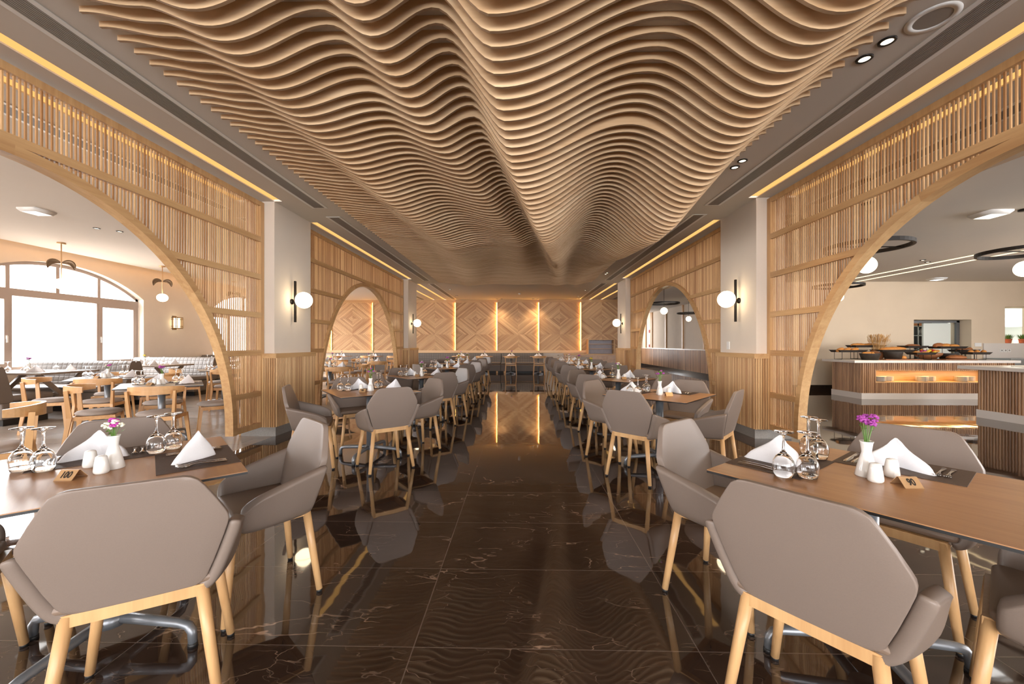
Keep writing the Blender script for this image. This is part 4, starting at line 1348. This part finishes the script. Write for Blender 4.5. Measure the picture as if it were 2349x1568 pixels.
# ------------------------------------------------------------------ booths along the window wall
def make_booth_bench(L):
    t = thing('booth_bench', '', 'bench')                # seat towards -y, back at y = 0 .. 0.18, along x from 0 to L
    b = MB(); b.box(0.03, L-0.03, -0.50, 0.10, 0.0, 0.10, 0.5); b.build('plinth', M['black'], t)
    b = MB(); b.box(0, L, -0.56, 0.14, 0.10, 0.36, 0.5); b.build('bench_base', M['bench'], t, bevel=0.02)
    b = MB(); b.box(0, L, -0.58, 0.02, 0.36, 0.47, 0.5); b.build('seat', M['bench'], t, bevel=0.045, seg=3, smooth_all=True)
    P = []
    prof = [(0.0,0.47),(0.03,0.60),(0.075,0.80),(0.10,0.89),(0.13,0.925),(0.19,0.925),(0.215,0.89),(0.215,0.36),(0.0,0.36)]
    b = MB()
    k = len(prof)
    b.add([(0,y,z) for y,z in prof]+[(L,y,z) for y,z in prof], [(i,(i+1)%k,k+(i+1)%k,k+i) for i in range(k)]+[tuple(range(k-1,-1,-1)),tuple(range(k,2*k))], 0.5)
    b.build('backrest', M['bench'], t)
    b = MB()
    b.add([(0.06,-0.004,0.48),(L-0.10,-0.004,0.48),(L-0.10,0.021,0.60),(0.06,0.021,0.60),(L-0.10,0.069,0.80),(0.06,0.069,0.80),(L-0.10,0.096,0.895),(0.06,0.096,0.895),(L-0.10,0.13,0.93),(0.06,0.13,0.93)],
          [(0,1,2,3),(3,2,4,5),(5,4,6,7),(7,6,8,9)], 0.5)
    b.build('quilted_pad', M['quilt'], t)
    return t
def make_booth_table():
    t = thing('booth_table', '', 'table')
    b = MB(); b.box(-0.75, 0.75, -0.48, 0.48, 0.755, 0.79, 0.5); b.build('table_top', M['top_brown'], t, bevel=0.003)
    for s in (-1, 1):
        for sg in (-1, 1):
            m = MB(); m.bar((s*0.55,-0.36*sg,0.0),(s*0.55,0.36*sg,0.755),0.045,0.07); m.build('leg', M['top_brown'], t)
    m = MB(); m.bar((-0.55,0,0.38),(0.55,0,0.38),0.05,0.06); m.build('stretcher', M['top_brown'], t)
    return t
bench = Proto(lambda: make_booth_bench(2.15)); btab = Proto(make_booth_table)
BX = -10.15
by = [(7.35,'nearest'), (9.62,'second'), (11.9,'third'), (14.2,'farthest')]
for i, (c, w) in enumerate(by):
    y = c-0.2
    bench.put((BX, y+0.92, 0), 0, 'booth bench with quilted grey back facing us, %s along the window wall' % w, 'booth benches')
    bench.put((BX+2.15, y-0.92, 0), pi, 'brown booth bench seen from behind, %s along the window wall' % w, 'booth benches')
    btab.put((BX+1.32, y, 0), 0, 'grey-brown booth table on crossed legs, %s along the window wall' % w, 'booth tables')
    tx, ty = BX+1.32, y; TZ_ = 0.79
    dsc = 'the %s booth table' % w
    if i < 3:
        for q, (dx, dy, ww) in enumerate(((-0.42,0.28,'back left'),(0.42,0.28,'back right'),(-0.35,-0.28,'front left'),(0.42,-0.28,'front right'))):
            p_nap.put((tx+dx, ty+dy, TZ_), random.uniform(0,6), 'peaked white napkin, %s on %s' % (ww, dsc), 'napkins')
            p_glass.put((tx+dx*0.45, ty+dy*0.8, TZ_), 0, 'upturned stemmed glass, %s on %s' % (ww, dsc), 'upturned glasses')
        p_vase.put((tx-0.05, ty, TZ_), 0, 'white porcelain bud vase on %s' % dsc, 'bud vases')
        f = p_bq[(1,3,2)[i]].put((tx-0.05, ty, TZ_), 1.0, ('purple flowers on green stems','yellow flowers among green leaves','cream and purple flowers')[i]+' on %s' % dsc, 'flowers in bud vases')
    if i == 0: pass

# ------------------------------------------------------------------ long bench under the diamond wall, with small tables and wooden chairs
def make_wall_bench(L):
    def f():
        t = thing('wall_bench', '', 'bench')
        b = MB(); b.box(0, L, -0.58, 0.0, 0.0, 0.09, 0.5); b.build('plinth', M['black'], t)
        b = MB(); b.box(0.005, L-0.005, -0.64, 0, 0.09, 0.36, 0.5); b.build('bench_base', M['bench'], t)
        b = MB(); b.box(0.005, L-0.005, -0.66, -0.10, 0.37, 0.46, 0.5); b.build('seat', M['bench'], t, bevel=0.025, smooth_all=True)
        b = MB(); b.box(0.005, L-0.005, -0.13, 0, 0.40, 0.87, 0.5); b.build('backrest', M['quilt'], t, bevel=0.02)
        b = MB(); b.box(0, L, -0.655, 0, 0.358, 0.372, 0.5); b.build('wood_line', M['oak_x'], t)
        for x in (0.12, L-0.2):
            b = MB(); b.box(x, x+0.08, -0.645, -0.56, 0, 0.09, 0.5); b.build('foot', M['oak_x'], t)
        return t
    return f
wb = Proto(make_wall_bench(1.885))
for k in range(-4, 3):
    x0 = -2.914+1.895*k
    L_ = 1.885
    if x0 < XW: continue
    if x0+L_ > 1.9: continue
    wb.put((x0+0.2, YB-0.035, 0), 0, 'quilted wall bench under the plank wall, %s from the shelf cabinet' % ['sixth','fifth','fourth','third','second','first'][min(5,k+4)], 'wall benches')
def make_small_table():
    t = thing('bistro_table', '', 'table')
    b = MB(); b.box(-0.36,0.36,-0.34,0.34,TZ-0.012,TZ,0.5); b.build('table_top', M['top_oak'], t)
    b = MB(); b.cyl((0,0,0.02),(0,0,TZ-0.012),0.035,n=14); b.build('pedestal', M['grey_metal'], t)
    for k in range(4):
        a = pi/4+k*pi/2
        m = MB(); m.bar((0,0,0.05),(0.28*cos(a),0.28*sin(a),0.02),0.04,0.04); m.build('foot_arm', M['grey_metal'], t)
    return t
bis = Proto(make_small_table)
SM = [(-7.6,'seventh'), (-6.4,'sixth'), (-5.3,'fifth'), (-2.45,'fourth'), (-1.42,'third'), (-1.23+0.0,'x'), (0,'y')]
for x, w in ((-7.7,'seventh'), (-6.3,'sixth'), (-5.2,'fifth'), (-2.5,'fourth'), (-1.5,'third'), (-0.36,'second'), (0.80,'first')):
    X, Y_ = Wd(x-0.02 if w not in ('second','first') else x, 16.9)
    Y_ = 17.35
    dsc = 'the %s bench table from the shelf cabinet' % w
    bis.put((X, Y_, 0), 0, 'small oak table before the wall bench, %s from the shelf cabinet' % w, 'bench tables')
    woodc.put((X, Y_-0.62, 0), 0, 'curved-back wooden chair at %s' % dsc, 'wooden chairs')
    p_nap.put((X-0.07, Y_-0.14, TZ), pi+random.uniform(-0.4,0.4), 'peaked white napkin, near side of %s' % dsc, 'napkins')
    p_nap.put((X+0.05, Y_+0.16, TZ), random.uniform(-0.4,0.4), 'peaked white napkin, bench side of %s' % dsc, 'napkins')
    p_vase.put((X+0.02, Y_, TZ), 0, 'white porcelain bud vase on %s' % dsc, 'bud vases')
    p_bq[random.choice((0,1,4))].put((X+0.02, Y_, TZ), random.uniform(0,6), 'small flowers in the vase on %s' % dsc, 'flowers in bud vases')

# ------------------------------------------------------------------ shelf cabinet by the plank wall
cbx0, cbx1 = 2.0, 4.3
cab = thing('shelf_cabinet', 'washed oak cabinet with drawers below and an open shelf above, by the plank wall', 'cabinet', (0, YB-0.02, 0))
yf = -0.62
b = MB(); b.box(cbx0, cbx1, yf, 0, 0, 0.80, 0.5); b.build('cabinet_body', M['cabinet'], cab)
b = MB(); b.box(cbx0-0.03, cbx1, yf-0.03, 0, 0.80, 0.84, 0.6); b.build('cabinet_top', M['oak_x'], cab)
nd = 5; wd_ = (cbx1-cbx0)/nd
for i in range(nd):
    x = cbx0+wd_*i
    for z0, z1, nm in ((0.56,0.77,'drawer'),(0.06,0.54,'door')):
        m = MB(); m.box(x+0.012, x+wd_-0.012, yf-0.02, yf, z0, z1)
        dd = m.build(nm, M['cabinet'], cab, bevel=0.006)
        m = MB()
        for (xa,xb,za,zb) in ((x+0.05,x+wd_-0.05,z1-0.05,z1-0.045),(x+0.05,x+wd_-0.05,z0+0.045,z0+0.05),(x+0.05,x+0.055,z0+0.045,z1-0.045),(x+wd_-0.055,x+wd_-0.05,z0+0.045,z1-0.045)):
            m.box(xa, xb, yf-0.0215, yf-0.02, za, zb, 0.5)
        m.build('panel_line', M['board'], dd)
        m = MB(); m.bar((x+wd_/2-0.04, yf-0.03, z1-0.07),(x+wd_/2+0.04, yf-0.03, z1-0.07),0.01,0.01); m.build('handle', M['grey_metal'], dd)
hx0, hx1 = 3.02, 4.20
b = MB()
zt = 1.49
b.box(hx0, hx0+0.04, -0.40, 0, 0.84, zt, 0.5); b.box(hx1-0.04, hx1, -0.40, 0, 0.84, zt, 0.5); b.box(hx0+0.04, hx1-0.04, -0.40, 0, zt-0.04, zt, 0.5)
b.build('shelf_case', M['oak_z'], cab)
b = MB(); b.box(hx0+0.04, hx1-0.04, -0.02, 0, 0.84, zt-0.04, 0.5); b.build('shelf_back', plain('grey_washed_back', srgb(176,168,172), 0.6, nscale=8, namp=0.12), cab)
for z in (1.05, 1.26):
    b = MB(); b.box(hx0+0.04, hx1-0.04, -0.36, -0.02, z, z+0.02, 0.5); b.build('shelf', M['oak_x'], cab)
b = MB()
for i in range(10): b.box(hx0+0.08+i*(hx1-hx0-0.14)/10, hx0+0.095+i*(hx1-hx0-0.14)/10, -0.36, -0.06, zt-0.055, zt-0.04, 0.5)
b.build('glass_rack', M['grey_metal'], cab)
# ------------------------------------------------------------------ buffet counters
CX0, CX1 = 7.95, 11.45
CY0, CY1 = 9.60, 10.52
CT = 0.90
cnt = thing('buffet_counter', 'fluted oak buffet counter with white top and a lit niche of plates', 'counter', (0,0,0))
NX0, NX1, NZ0, NZ1 = 8.28, 11.2, 0.40, 0.66
b = MB(); b.box(CX0, CX1, CY0, CY1, 0, 0.138, 0.5); b.build('plinth', M['white_top'], cnt)
b = MB()
fz0, fz1 = 0.138, CT-0.058
b.box(CX0+0.02, CX1-0.02, CY0+0.42, CY1-0.02, fz0, fz1, 0.4)
b.box(CX0+0.02, NX0, CY0+0.02, CY0+0.42, fz0, fz1, 0.4); b.box(NX1, CX1-0.02, CY0+0.02, CY0+0.42, fz0, fz1, 0.4)
b.box(NX0, NX1, CY0+0.02, CY0+0.42, fz0, NZ0-0.02, 0.4); b.box(NX0, NX1, CY0+0.02, CY0+0.42, NZ1+0.02, fz1, 0.4)
b.build('counter_body', M['oak_dark'], cnt); b = MB()
fp, fd = 0.044, 0.022
flutes(b, (CX0+0.02, CY0+0.02), (NX0, CY0+0.02), (0,-1), fz0, fz1, fp, fd)
flutes(b, (NX0, CY0+0.02), (NX1, CY0+0.02), (0,-1), fz0, NZ0-0.02, fp, fd)
flutes(b, (NX0, CY0+0.02), (NX1, CY0+0.02), (0,-1), NZ1, fz1, fp, fd)
flutes(b, (NX1, CY0+0.02), (CX1-0.02, CY0+0.02), (0,-1), fz0, fz1, fp, fd)
flutes(b, (CX0+0.02, CY0+0.02), (CX0+0.02, CY1-0.02), (-1,0), fz0, fz1, fp, fd)
b.build('fluted_front', M['walnut_flute'], cnt)
b = MB()
b.box(NX0, NX1, CY0+0.40, CY0+0.42, NZ0, NZ1, 0.8); b.box(NX0, NX1, CY0, CY0+0.40, NZ0-0.02, NZ0, 0.8); b.box(NX0, NX1, CY0+0.004, CY0+0.40, NZ1, NZ1+0.02, 0.8)
b.box(NX0-0.02, NX0, CY0, CY0+0.42, NZ0-0.02, NZ1+0.02, 0.8); b.box(NX1, NX1+0.02, CY0, CY0+0.42, NZ0-0.02, NZ1+0.02, 0.8)
b.build('niche', M['oak_x'], cnt)
b = MB(); b.box(NX0+0.02, NX1-0.02, CY0+0.36, CY0+0.38, NZ1-0.012, NZ1-0.001, 0.5); b.build('niche_light', M['cove'], cnt)
area('niche_light_glow', ((NX0+NX1)/2, CY0+0.10, NZ1-0.014), (0,0,0), 2.8, 0.06, P_NICHE, (1.0,0.66,0.28))  # fill added ahead of the strip to light the plate fronts
b = MB(); b.box(CX0-0.20, CX1+0.05, CY0-0.05, CY1+0.05, CT-0.058, CT, 0.5); b.build('worktop', M['white_top'], cnt, bevel=0.004)

def make_plate():
    b = MB(); b.lathe([(0,0),(0.07,0),(0.075,0.004),(0.118,0.014),(0.120,0.0165),(0.117,0.0165),(0.075,0.0075),(0,0.006)], 28)
    o = b.build('plate', M['porcelain']); o['category'] = 'plate'; return o
plate = Proto(make_plate)
stacks = [(8.50,'left stack of the first pair'),(8.745,'right stack of the first pair'),(9.47,'left stack of the second pair'),(9.715,'right stack of the second pair'),(10.38,'left stack of the third pair'),(10.625,'right stack of the third pair')]
for x, w in stacks:
    y = CY0+0.16 if 'left' in w else CY0+0.24
    for k in range(9):
        plate.put((x, y, NZ0+0.0125*k), 0, 'white plate, %s from the bottom, %s in the niche' % (['first','second','third','fourth','fifth','sixth','seventh','eighth','ninth'][k], w), 'stacked plates')

c2 = thing('buffet_counter', 'nearer fluted oak buffet counter with a white top, cut off by the photo edge', 'counter', (0,0,0))
KX0, KX1, KY0, KY1 = 8.02, 11.6, 3.2, 7.30
b = MB(); b.box(KX0, KX1, KY0, KY1, 0, 0.138, 0.5); b.build('plinth', M['white_top'], c2)
b = MB(); b.box(KX0+0.02, KX1-0.02, KY0+0.02, KY1-0.02, fz0, fz1, 0.4); b.build('counter_body', M['oak_dark'], c2); b = MB()
flutes(b, (KX0+0.02, KY0), (KX0+0.02, KY1-0.02), (-1,0), fz0, fz1, fp, fd); flutes(b, (KX0+0.02, KY1-0.02), (KX1-0.02, KY1-0.02), (0,1), fz0, fz1, fp, fd)
b.build('fluted_front', M['walnut_flute'], c2)
b = MB(); b.box(KX0-0.20, KX1+0.05, KY0, KY1+0.12, CT-0.058, CT, 0.5); b.build('worktop', M['white_top'], c2, bevel=0.004)
b = MB(); b.box(KX0+0.3, KX1-0.3, KY0+0.3, KY1-0.25, CT+0.0005, CT+0.012, 0.5)
tag(b.build('serving_tray', M['white_plastic']), 'large flat white serving slab on the nearer buffet counter', 'tray')
# back counter along the kitchen wall
bc = thing('back_counter', 'pale counter with a tall splashback along the kitchen wall, right of the doorway', 'counter', (0,0,0))
b = MB(); b.box(12.75, 14.45, YK-0.62, YK-0.03, 0, 0.86, 0.5); b.build('counter_body', M['kitchen_steel'], bc)
b = MB(); b.box(12.70, 14.45, YK-0.66, YK-0.03, 0.86, 0.90, 0.5); b.build('counter_top', M['kitchen_steel'], bc)
b = MB(); b.box(12.72, 14.45, YK-0.03, YK-0.001, 0.90, 1.30, 0.5); b.build('splashback', M['white_top'], bc)
for k in range(3):
    m = MB(); m.box(13.15+0.10*k, 13.235+0.10*k, YK-0.04, YK-0.03, 1.06, 1.145); o = m.build('wall_socket', M['white_plastic'], bc, bevel=0.003)
    m = MB(); m.lathe([(0.022,0),(0,0.001)], 12); m.v = [(x, -z, y) for x, y, z in m.v]; q = m.build('socket_hole', M['grille'], o); q.location = (13.1925+0.10*k, YK-0.0405, 1.1025)
for k, z in enumerate((1.26, 1.08)):
    m = MB(); m.box(12.50, 12.68, YK-0.015, YK-0.001, z-0.05, z+0.05); tag(m.build('wall_plate', M['white_plastic'], bevel=0.003), 'white wall plate right of the kitchen doorway, %s one' % ('upper','lower')[k], 'wall plate', 'wall plates')

# kitchen seen through the doorway and the hatch
sh = thing('kitchen_shelf', 'steel kitchen shelving seen through the doorway', 'shelf', (0,0,0))
for x in (11.70, 11.98, 12.85):
    b = MB(); b.box(x, x+0.04, YK+1.05, YK+1.5, 0, 1.95, 0.5); b.build('shelf_side', M['kitchen_steel'], sh)
for z in (0.45, 0.88, 1.10, 1.52, 1.80):
    b = MB(); b.box(11.74, 12.85, YK+1.05, YK+1.5, z, z+0.025, 0.5); b.build('shelf_board', M['kitchen_steel'], sh)
b = MB(); b.box(11.74, 12.89, YK+1.5, YK+1.52, 0, 1.95, 0.5); b.build('shelf_back', M['grille_dark'], sh)
for k, (x, col, w) in enumerate(((12.05,'kitchen_steel','grey'),(12.14,'grille','silver'),(12.23,'red','red'))):
    m = MB(); m.lathe([(0,0),(0.035,0),(0.035,0.14),(0.015,0.18),(0.015,0.21),(0,0.21)], 14); o = m.build('bottle', M[col]); o.location = (x, YK+1.12, 1.545)
    tag(o, '%s bottle on the upper kitchen shelf beyond the doorway' % w, 'bottle')
for k in range(3):
    m = MB(); m.lathe([(0,0),(0.04,0),(0.04,0.15),(0,0.15)], 14); o = m.build('canister', M[('kitchen_steel','black','white_plastic')[k]]); o.location = (12.05+0.10*k, YK+1.12, 1.125)
    tag(o, '%s canister on the lower kitchen shelf beyond the doorway' % ('steel','black','white')[k], 'canister')
m = MB(); m.box(11.8, 12.15, YK+1.05, YK+1.4, 1.826, 1.90); tag(m.build('carton', M['bread_dark'], bevel=0.004), 'brown carton on top of the kitchen shelving', 'box')
hood = thing('kitchen_hood', 'white steel extractor hood seen through the serving hatch', 'hood', (0,0,0))
b = MB(); b.box(12.9, 16.5, YK+1.9, YK+3.0, 1.98, 2.85, 0.5); b.build('hood_body', M['kitchen'], hood)
b = MB(); b.box(12.85, 16.5, YK+1.85, YK+3.0, 1.84, 1.98, 0.5); b.build('hood_rim', M['white_plastic'], hood)
def terrazzo():
    m, nt, bs = new_mat('speckled_tile')
    v = nt.nodes.new('ShaderNodeTexVoronoi'); v.inputs['Scale'].default_value = 16
    nt.links.new(coords(nt), v.inputs['Vector'])
    nt.links.new(ramp(nt, v.outputs['Distance'], [(0.30, srgb(70,64,60)), (0.42, srgb(216,206,196))]), bs.inputs['Base Color'])
    return m
b = MB(); b.box(12.6, 16.5, YK+3.36, YK+3.399, 0.9, 1.80, 0.5); struct(b.build('wall_speckled_tiles', terrazzo()))
for k, x in enumerate((13.62, 14.0, 14.38)):
    if k > 2: break
    pt = thing('herb_pot', 'green herb in a terracotta pot on the serving hatch sill, %s' % ('left one','middle one','right one')[k], 'potted plant', (x-0.05, YK+0.14, HZ0), group='herb pots')
    b = MB(); b.lathe([(0,0),(0.055,0),(0.062,0.03),(0.07,0.095),(0.076,0.095),(0.076,0.12),(0.066,0.12),(0.06,0.10),(0,0.10)], 18); b.build('pot', M['terracotta'], pt)
    b = MB(); rr = random.Random(k)
    for i in range(150):
        a = rr.uniform(0,6.283); r = rr.uniform(0,0.06); ln = rr.uniform(0.09,0.17); sp_ = 0.05+0.9*r
        p = Vector((r*cos(a), r*sin(a), 0.10)); q = p+Vector((cos(a)*sp_*rr.uniform(0.4,1.3), sin(a)*sp_*rr.uniform(0.4,1.3), ln)); s = Vector((-sin(a), cos(a), 0))*0.0035
        mdl = p.lerp(q, 0.6)+Vector((0,0,0.012))
        b.add([p-s, p+s, mdl+s, mdl-s, q], [(0,1,2,3),(3,2,4)], 0.5, True)
    b.build('leaves', M['green'], pt)
for k, x in enumerate((13.42, 13.80, 14.18)):
    m = MB(); m.lathe([(0,0),(0.035,0),(0.042,0.09),(0.038,0.09),(0.033,0.02),(0,0.02)], 16); o = m.build('tea_light', M['candle']); o.location = (x-0.05, YK+0.12, HZ0)
    tag(o, 'glowing pink tea light on the serving hatch sill, %s from the left' % ('first','second','third')[k], 'candle', 'tea lights')

# ------------------------------------------------------------------ bread display on the counter
def pt(u, d):
    X = (u-1192)*d/F_PX
    return Wd(X, d)
def loaf(L, W, H, mat, bumps=3, seed=0):
    """rounded loaf along x"""
    b = MB(); P = []; rr = random.Random(seed)
    n = 20
    for i in range(n+1):
        u = -1+2*i/n
        k = sqrt(max(0, 1-abs(u)**2.6)); sl = 1+0.07*sin(bumps*pi*u*1.5+seed)
        row = []
        for j in range(13):
            a = 2*pi*j/12
            z = sin(a); z = z*(0.5 if z < 0 else 1.0)
            row.append((u*L/2, cos(a)*W/2*k, max(0.0, H*0.33 + z*H*0.67*k*sl)))
        P.append(row)
    b.grid(P); return b
def put_loaf(x, y, z, L, W, H, rz, mat, label, seed=0, tilt=0):
    o = loaf(L, W, H, mat, 3, seed).build('bread_loaf', M[mat], weld=True); o.location = (x, y, z); o.rotation_euler = (0, tilt, rz)
    return tag(o, label, 'bread', 'breads on the buffet')
def tray(x, y, z, L, W, name, label, rz=0, legs=True):
    t = thing('tray_stand' if legs else 'wicker_tray', label, 'tray', (x, y, CT if legs else z), rz)
    zz = (z-CT) if legs else 0
    b = MB()
    w0, l0 = W/2-0.03, L/2-0.04
    P = []
    for (lx, wy, h) in ((l0*0.05, w0*0.05, 0.006), (l0, w0, 0.004), (L/2, W/2, 0.05), (L/2+0.008, W/2+0.008, 0.05), (l0+0.008, w0+0.008, -0.006), (l0*0.05, w0*0.05, -0.006)):
        P.append([(sx*lx, sy*wy, zz+h) for sx, sy in ((-1,-1),(1,-1),(1,1),(-1,1),(-1,-1))])
    b.grid(P, smooth=False); b.build('wicker_tray', M['wicker'], t)
    if legs:
        for sx in (-1, 1):
            m = MB(); lx = L/2-0.09; wy = W/2-0.05
            m.tube([(sx*lx,-wy,zz-0.004),(sx*lx,-wy,0.006),(sx*lx,wy,0.006),(sx*lx,wy,zz-0.004)], 0.005, 6)
            m.build('wire_leg', M['iron'], t)
        m = MB(); m.tube([(-(L/2-0.09),W/2-0.05,0.006),((L/2-0.09),W/2-0.05,0.006)], 0.005, 6); m.build('wire_leg', M['iron'], t)
    return t
def basket(x, y, z, r, h, label, sx=1.0):
    b = MB(); b.lathe([(0,0.004),(r*0.72,0.004),(r*0.95,h),(r*1.0,h),(r*1.0,h-0.012),(r*0.78,0),(0,0)], 24, sx=sx)
    o = b.build('wicker_basket', M['wicker']); o.location = (x, y, z); return tag(o, label, 'basket')
def cutting_board(x, y, L, W, label, rz=0):
    b = MB(); b.box(-L/2, L/2, -W/2, W/2, 0, 0.018, 0.5); o = b.build('cutting_board', M['board'], bevel=0.004); o.location = (x, y, CT+0.0005); o.rotation_euler = (0,0,rz)
    return tag(o, label, 'cutting board')
def tongs(x, y, z, rz, label):
    t = thing('tongs', label, 'tongs', (x, y, z), rz)
    for s in (-1, 1):
        m = MB(); P = []
        for u, w, h in ((-0.13,0.012,0.0),(-0.06,0.009,0.002),(0.03,0.008,0.004),(0.09,0.014,0.003),(0.13,0.018,0.0)):
            P.append([(u, s*(0.006+0.03*(u+0.13)/0.26)-w/2, 0.006+h), (u, s*(0.006+0.03*(u+0.13)/0.26)+w/2, 0.006+h)])
        m.grid(P); m.build('tong_arm', M['steel'], t, solidify=0.003, sol_off=0)
    return t

x, y = pt(1945, 10.0); tray(x, y, 1.085, 0.66, 0.34, '', 'black wicker tray on a wire stand at the left end of the counter')
for k in range(3): put_loaf(x-0.20+0.17*k, y-0.02, 1.10, 0.34, 0.12, 0.085, 0.5, 'bread', 'golden bread loaf on the leftmost wire-stand tray, %s of three' % ('left','middle','right')[k], k, -0.18)
x, y = pt(1985, 10.25); tray(x, y, 1.20, 0.74, 0.32, '', 'tall wire stand with a black tray, second from the left end of the counter')
for k in range(2): put_loaf(x-0.17+0.30*k, y, 1.215, 0.44, 0.15, 0.085, 0.12, 'bread', 'long golden loaf on the tall tray before the wheat, %s of two' % ('left','right')[k], 4+k)
x, y = pt(1995, 9.75); basket(x, y, CT, 0.20, 0.155, 'black wicker basket at the counter front, under the tall tray')
for k in range(3): put_loaf(x-0.09+0.09*k, y+0.02*k, CT+0.11, 0.20, 0.10, 0.08, 0.4*k, 'bread', 'round roll in the front basket under the tall tray, %s of three' % ('left','middle','right')[k], 9+k)
tongs(x+0.03, y-0.06, CT+0.195, 0.2-0.4, 'silver tongs lying on the front basket of rolls')
x, y = pt(2012, 10.05)
lg = thing('wood_bowl', 'round turned wooden bowl holding the wheat', 'bowl', (x, y, CT))
b = MB(); b.lathe([(0,0),(0.08,0),(0.14,0.06),(0.16,0.14),(0.14,0.20),(0.10,0.24),(0.085,0.23),(0.12,0.19),(0.13,0.13),(0.10,0.05),(0,0.04)], 24); b.build('bowl_body', M['board'], lg)
wh = thing('wheat_bunch', 'bunch of dry golden wheat ears standing in the wooden bowl', 'wheat', (x, y, CT+0.05))
b = MB(); e = MB(); rr = random.Random(4)
for i in range(170):
    a = rr.uniform(0,6.283); r = sqrt(rr.random())*0.055; sp_ = 0.20*r/0.055*rr.uniform(0.7,1.2); h = rr.uniform(0.40,0.56)
    p = Vector((r*cos(a)*0.8, r*sin(a)*0.8, 0.0)); q = Vector((cos(a)*sp_+0.06*h, sin(a)*sp_, h))
    b.tube([p, p.lerp(q,0.5), q], 0.0016, 4, caps=False)
    dr = (q-p).normalized(); e.tube([q-dr*0.05, q-dr*0.02, q+dr*0.015, q+dr*0.03], [0.002,0.0055,0.004,0.0008], 5)
b.build('stalks', M['wheat'], wh); e.build('ears', M['wheat'], wh)
x, y = pt(2047, 9.85); tray(x+0.10, y+0.12, 1.09, 0.78, 0.36, '', 'long black tray on a wire stand behind the tall round basket')
put_loaf(x+0.10, y+0.12, 1.11, 0.66, 0.20, 0.10, 0.0, 'bread', 'long golden loaf on the tray behind the tall round basket', 14, -0.05)
basket(x-0.08, y-0.10, CT, 0.185, 0.20, 'tall round black wicker basket left of the sliced bread')
x, y = pt(2065, 9.68); cutting_board(x, y, 0.86, 0.22, 'wooden cutting board with two rolls in front of the tall round basket')
for k in range(2): put_loaf(x-0.06+0.14*k, y, CT+0.0185, 0.17, 0.11, 0.08, 0.3+0.4*k, 'bread', 'golden roll on the front cutting board, %s of two' % ('left','right')[k], 17+k)
x, y = pt(2093, 10.3); tray(x, y, 1.185, 0.50, 0.30, '', 'small black tray on a tall wire stand left of the kitchen doorway')
put_loaf(x, y, 1.20, 0.36, 0.20, 0.075, 0.1, 'bread_dark', 'dark round loaf on the small tall tray left of the doorway', 21)
x, y = pt(2112, 9.75); tray(x, y, 1.03, 0.48, 0.30, '', 'black tray on short legs at the counter middle, below the fruit bowl')
for k in range(2): put_loaf(x-0.10+0.2*k, y, 1.045, 0.22, 0.12, 0.06, 0.3, 'bread', 'flat roll on the short-legged tray below the fruit bowl, %s of two' % ('left','right')[k], 24+k)
x, y = pt(2128, 10.1)
fb = thing('flower_bowl', 'wide wooden bowl of yellow and red blossoms at the counter middle', 'bowl', (x, y, CT))
b = MB(); b.lathe([(0,0),(0.12,0),(0.25,0.10),(0.27,0.16),(0.25,0.16),(0.22,0.11),(0.1,0.04),(0,0.04)], 28); b.build('bowl_body', M['board'], fb)
rr = random.Random(8)
cols = ['yellow','magenta','red','white_petal','yellow','bread']
for c_i, c in enumerate(cols):
    m = MB()
    for i in range(9):
        a = rr.uniform(0,6.283); r = sqrt(rr.random())*0.20
        m.ball((r*cos(a), r*sin(a), 0.17+0.09*(1-r/0.22)+rr.uniform(-0.015,0.02)), rr.uniform(0.026,0.042), 8, 6, sz=0.75)
    m.build('blossoms', M[c], fb)
x, y = pt(2172, 10.15); tray(x, y, 1.17, 0.66, 0.34, '', 'black tray on a tall wire stand in front of the kitchen doorway')
for k in range(3): put_loaf(x-0.20+0.18*k, y, 1.185, 0.40, 0.15, 0.12-0.015*k, 0.35, 'bread_dark' if k == 0 else 'bread', 'crusty loaf on the tall tray before the doorway, %s of three' % ('left','middle','right')[k], 30+k)
x, y = pt(2173, 9.95); basket(x, y, CT, 0.17, 0.15, 'low black wicker basket behind the round loaf')
x, y = pt(2193, 9.68); cutting_board(x, y, 0.74, 0.26, 'wooden cutting board with a big round loaf')
put_loaf(x, y, CT+0.0185, 0.44, 0.22, 0.10, 0, 'bread_dark', 'big round brown loaf on the cutting board', 40)
x, y = pt(2210, 10.2); tray(x, y, 1.09, 0.50, 0.30, '', 'black tray of sliced loaves on a wire stand right of the doorway')
for k in range(3): put_loaf(x-0.12+0.13*k, y, 1.105, 0.28, 0.10, 0.085, 0.5, 'bread_dark', 'brown loaf on the tray right of the doorway, %s of three' % ('left','middle','right')[k], 44+k, -0.15)
x, y = pt(2237, 9.8); tray(x, y, 1.035, 0.46, 0.30, '', 'black tray of round rolls on a wire stand at the right end of the display')
for k in range(5): put_loaf(x-0.15+0.075*k, y-0.04+0.07*(k % 2), 1.05, 0.11, 0.10, 0.085, 0.3*k, 'bread', 'round roll on the rightmost tray, %s from the left' % ('first','second','third','fourth','fifth')[k], 50+k)
tongs(x-0.13, y-0.02, 1.135, 0.3, 'silver tongs lying on the rightmost tray of rolls')
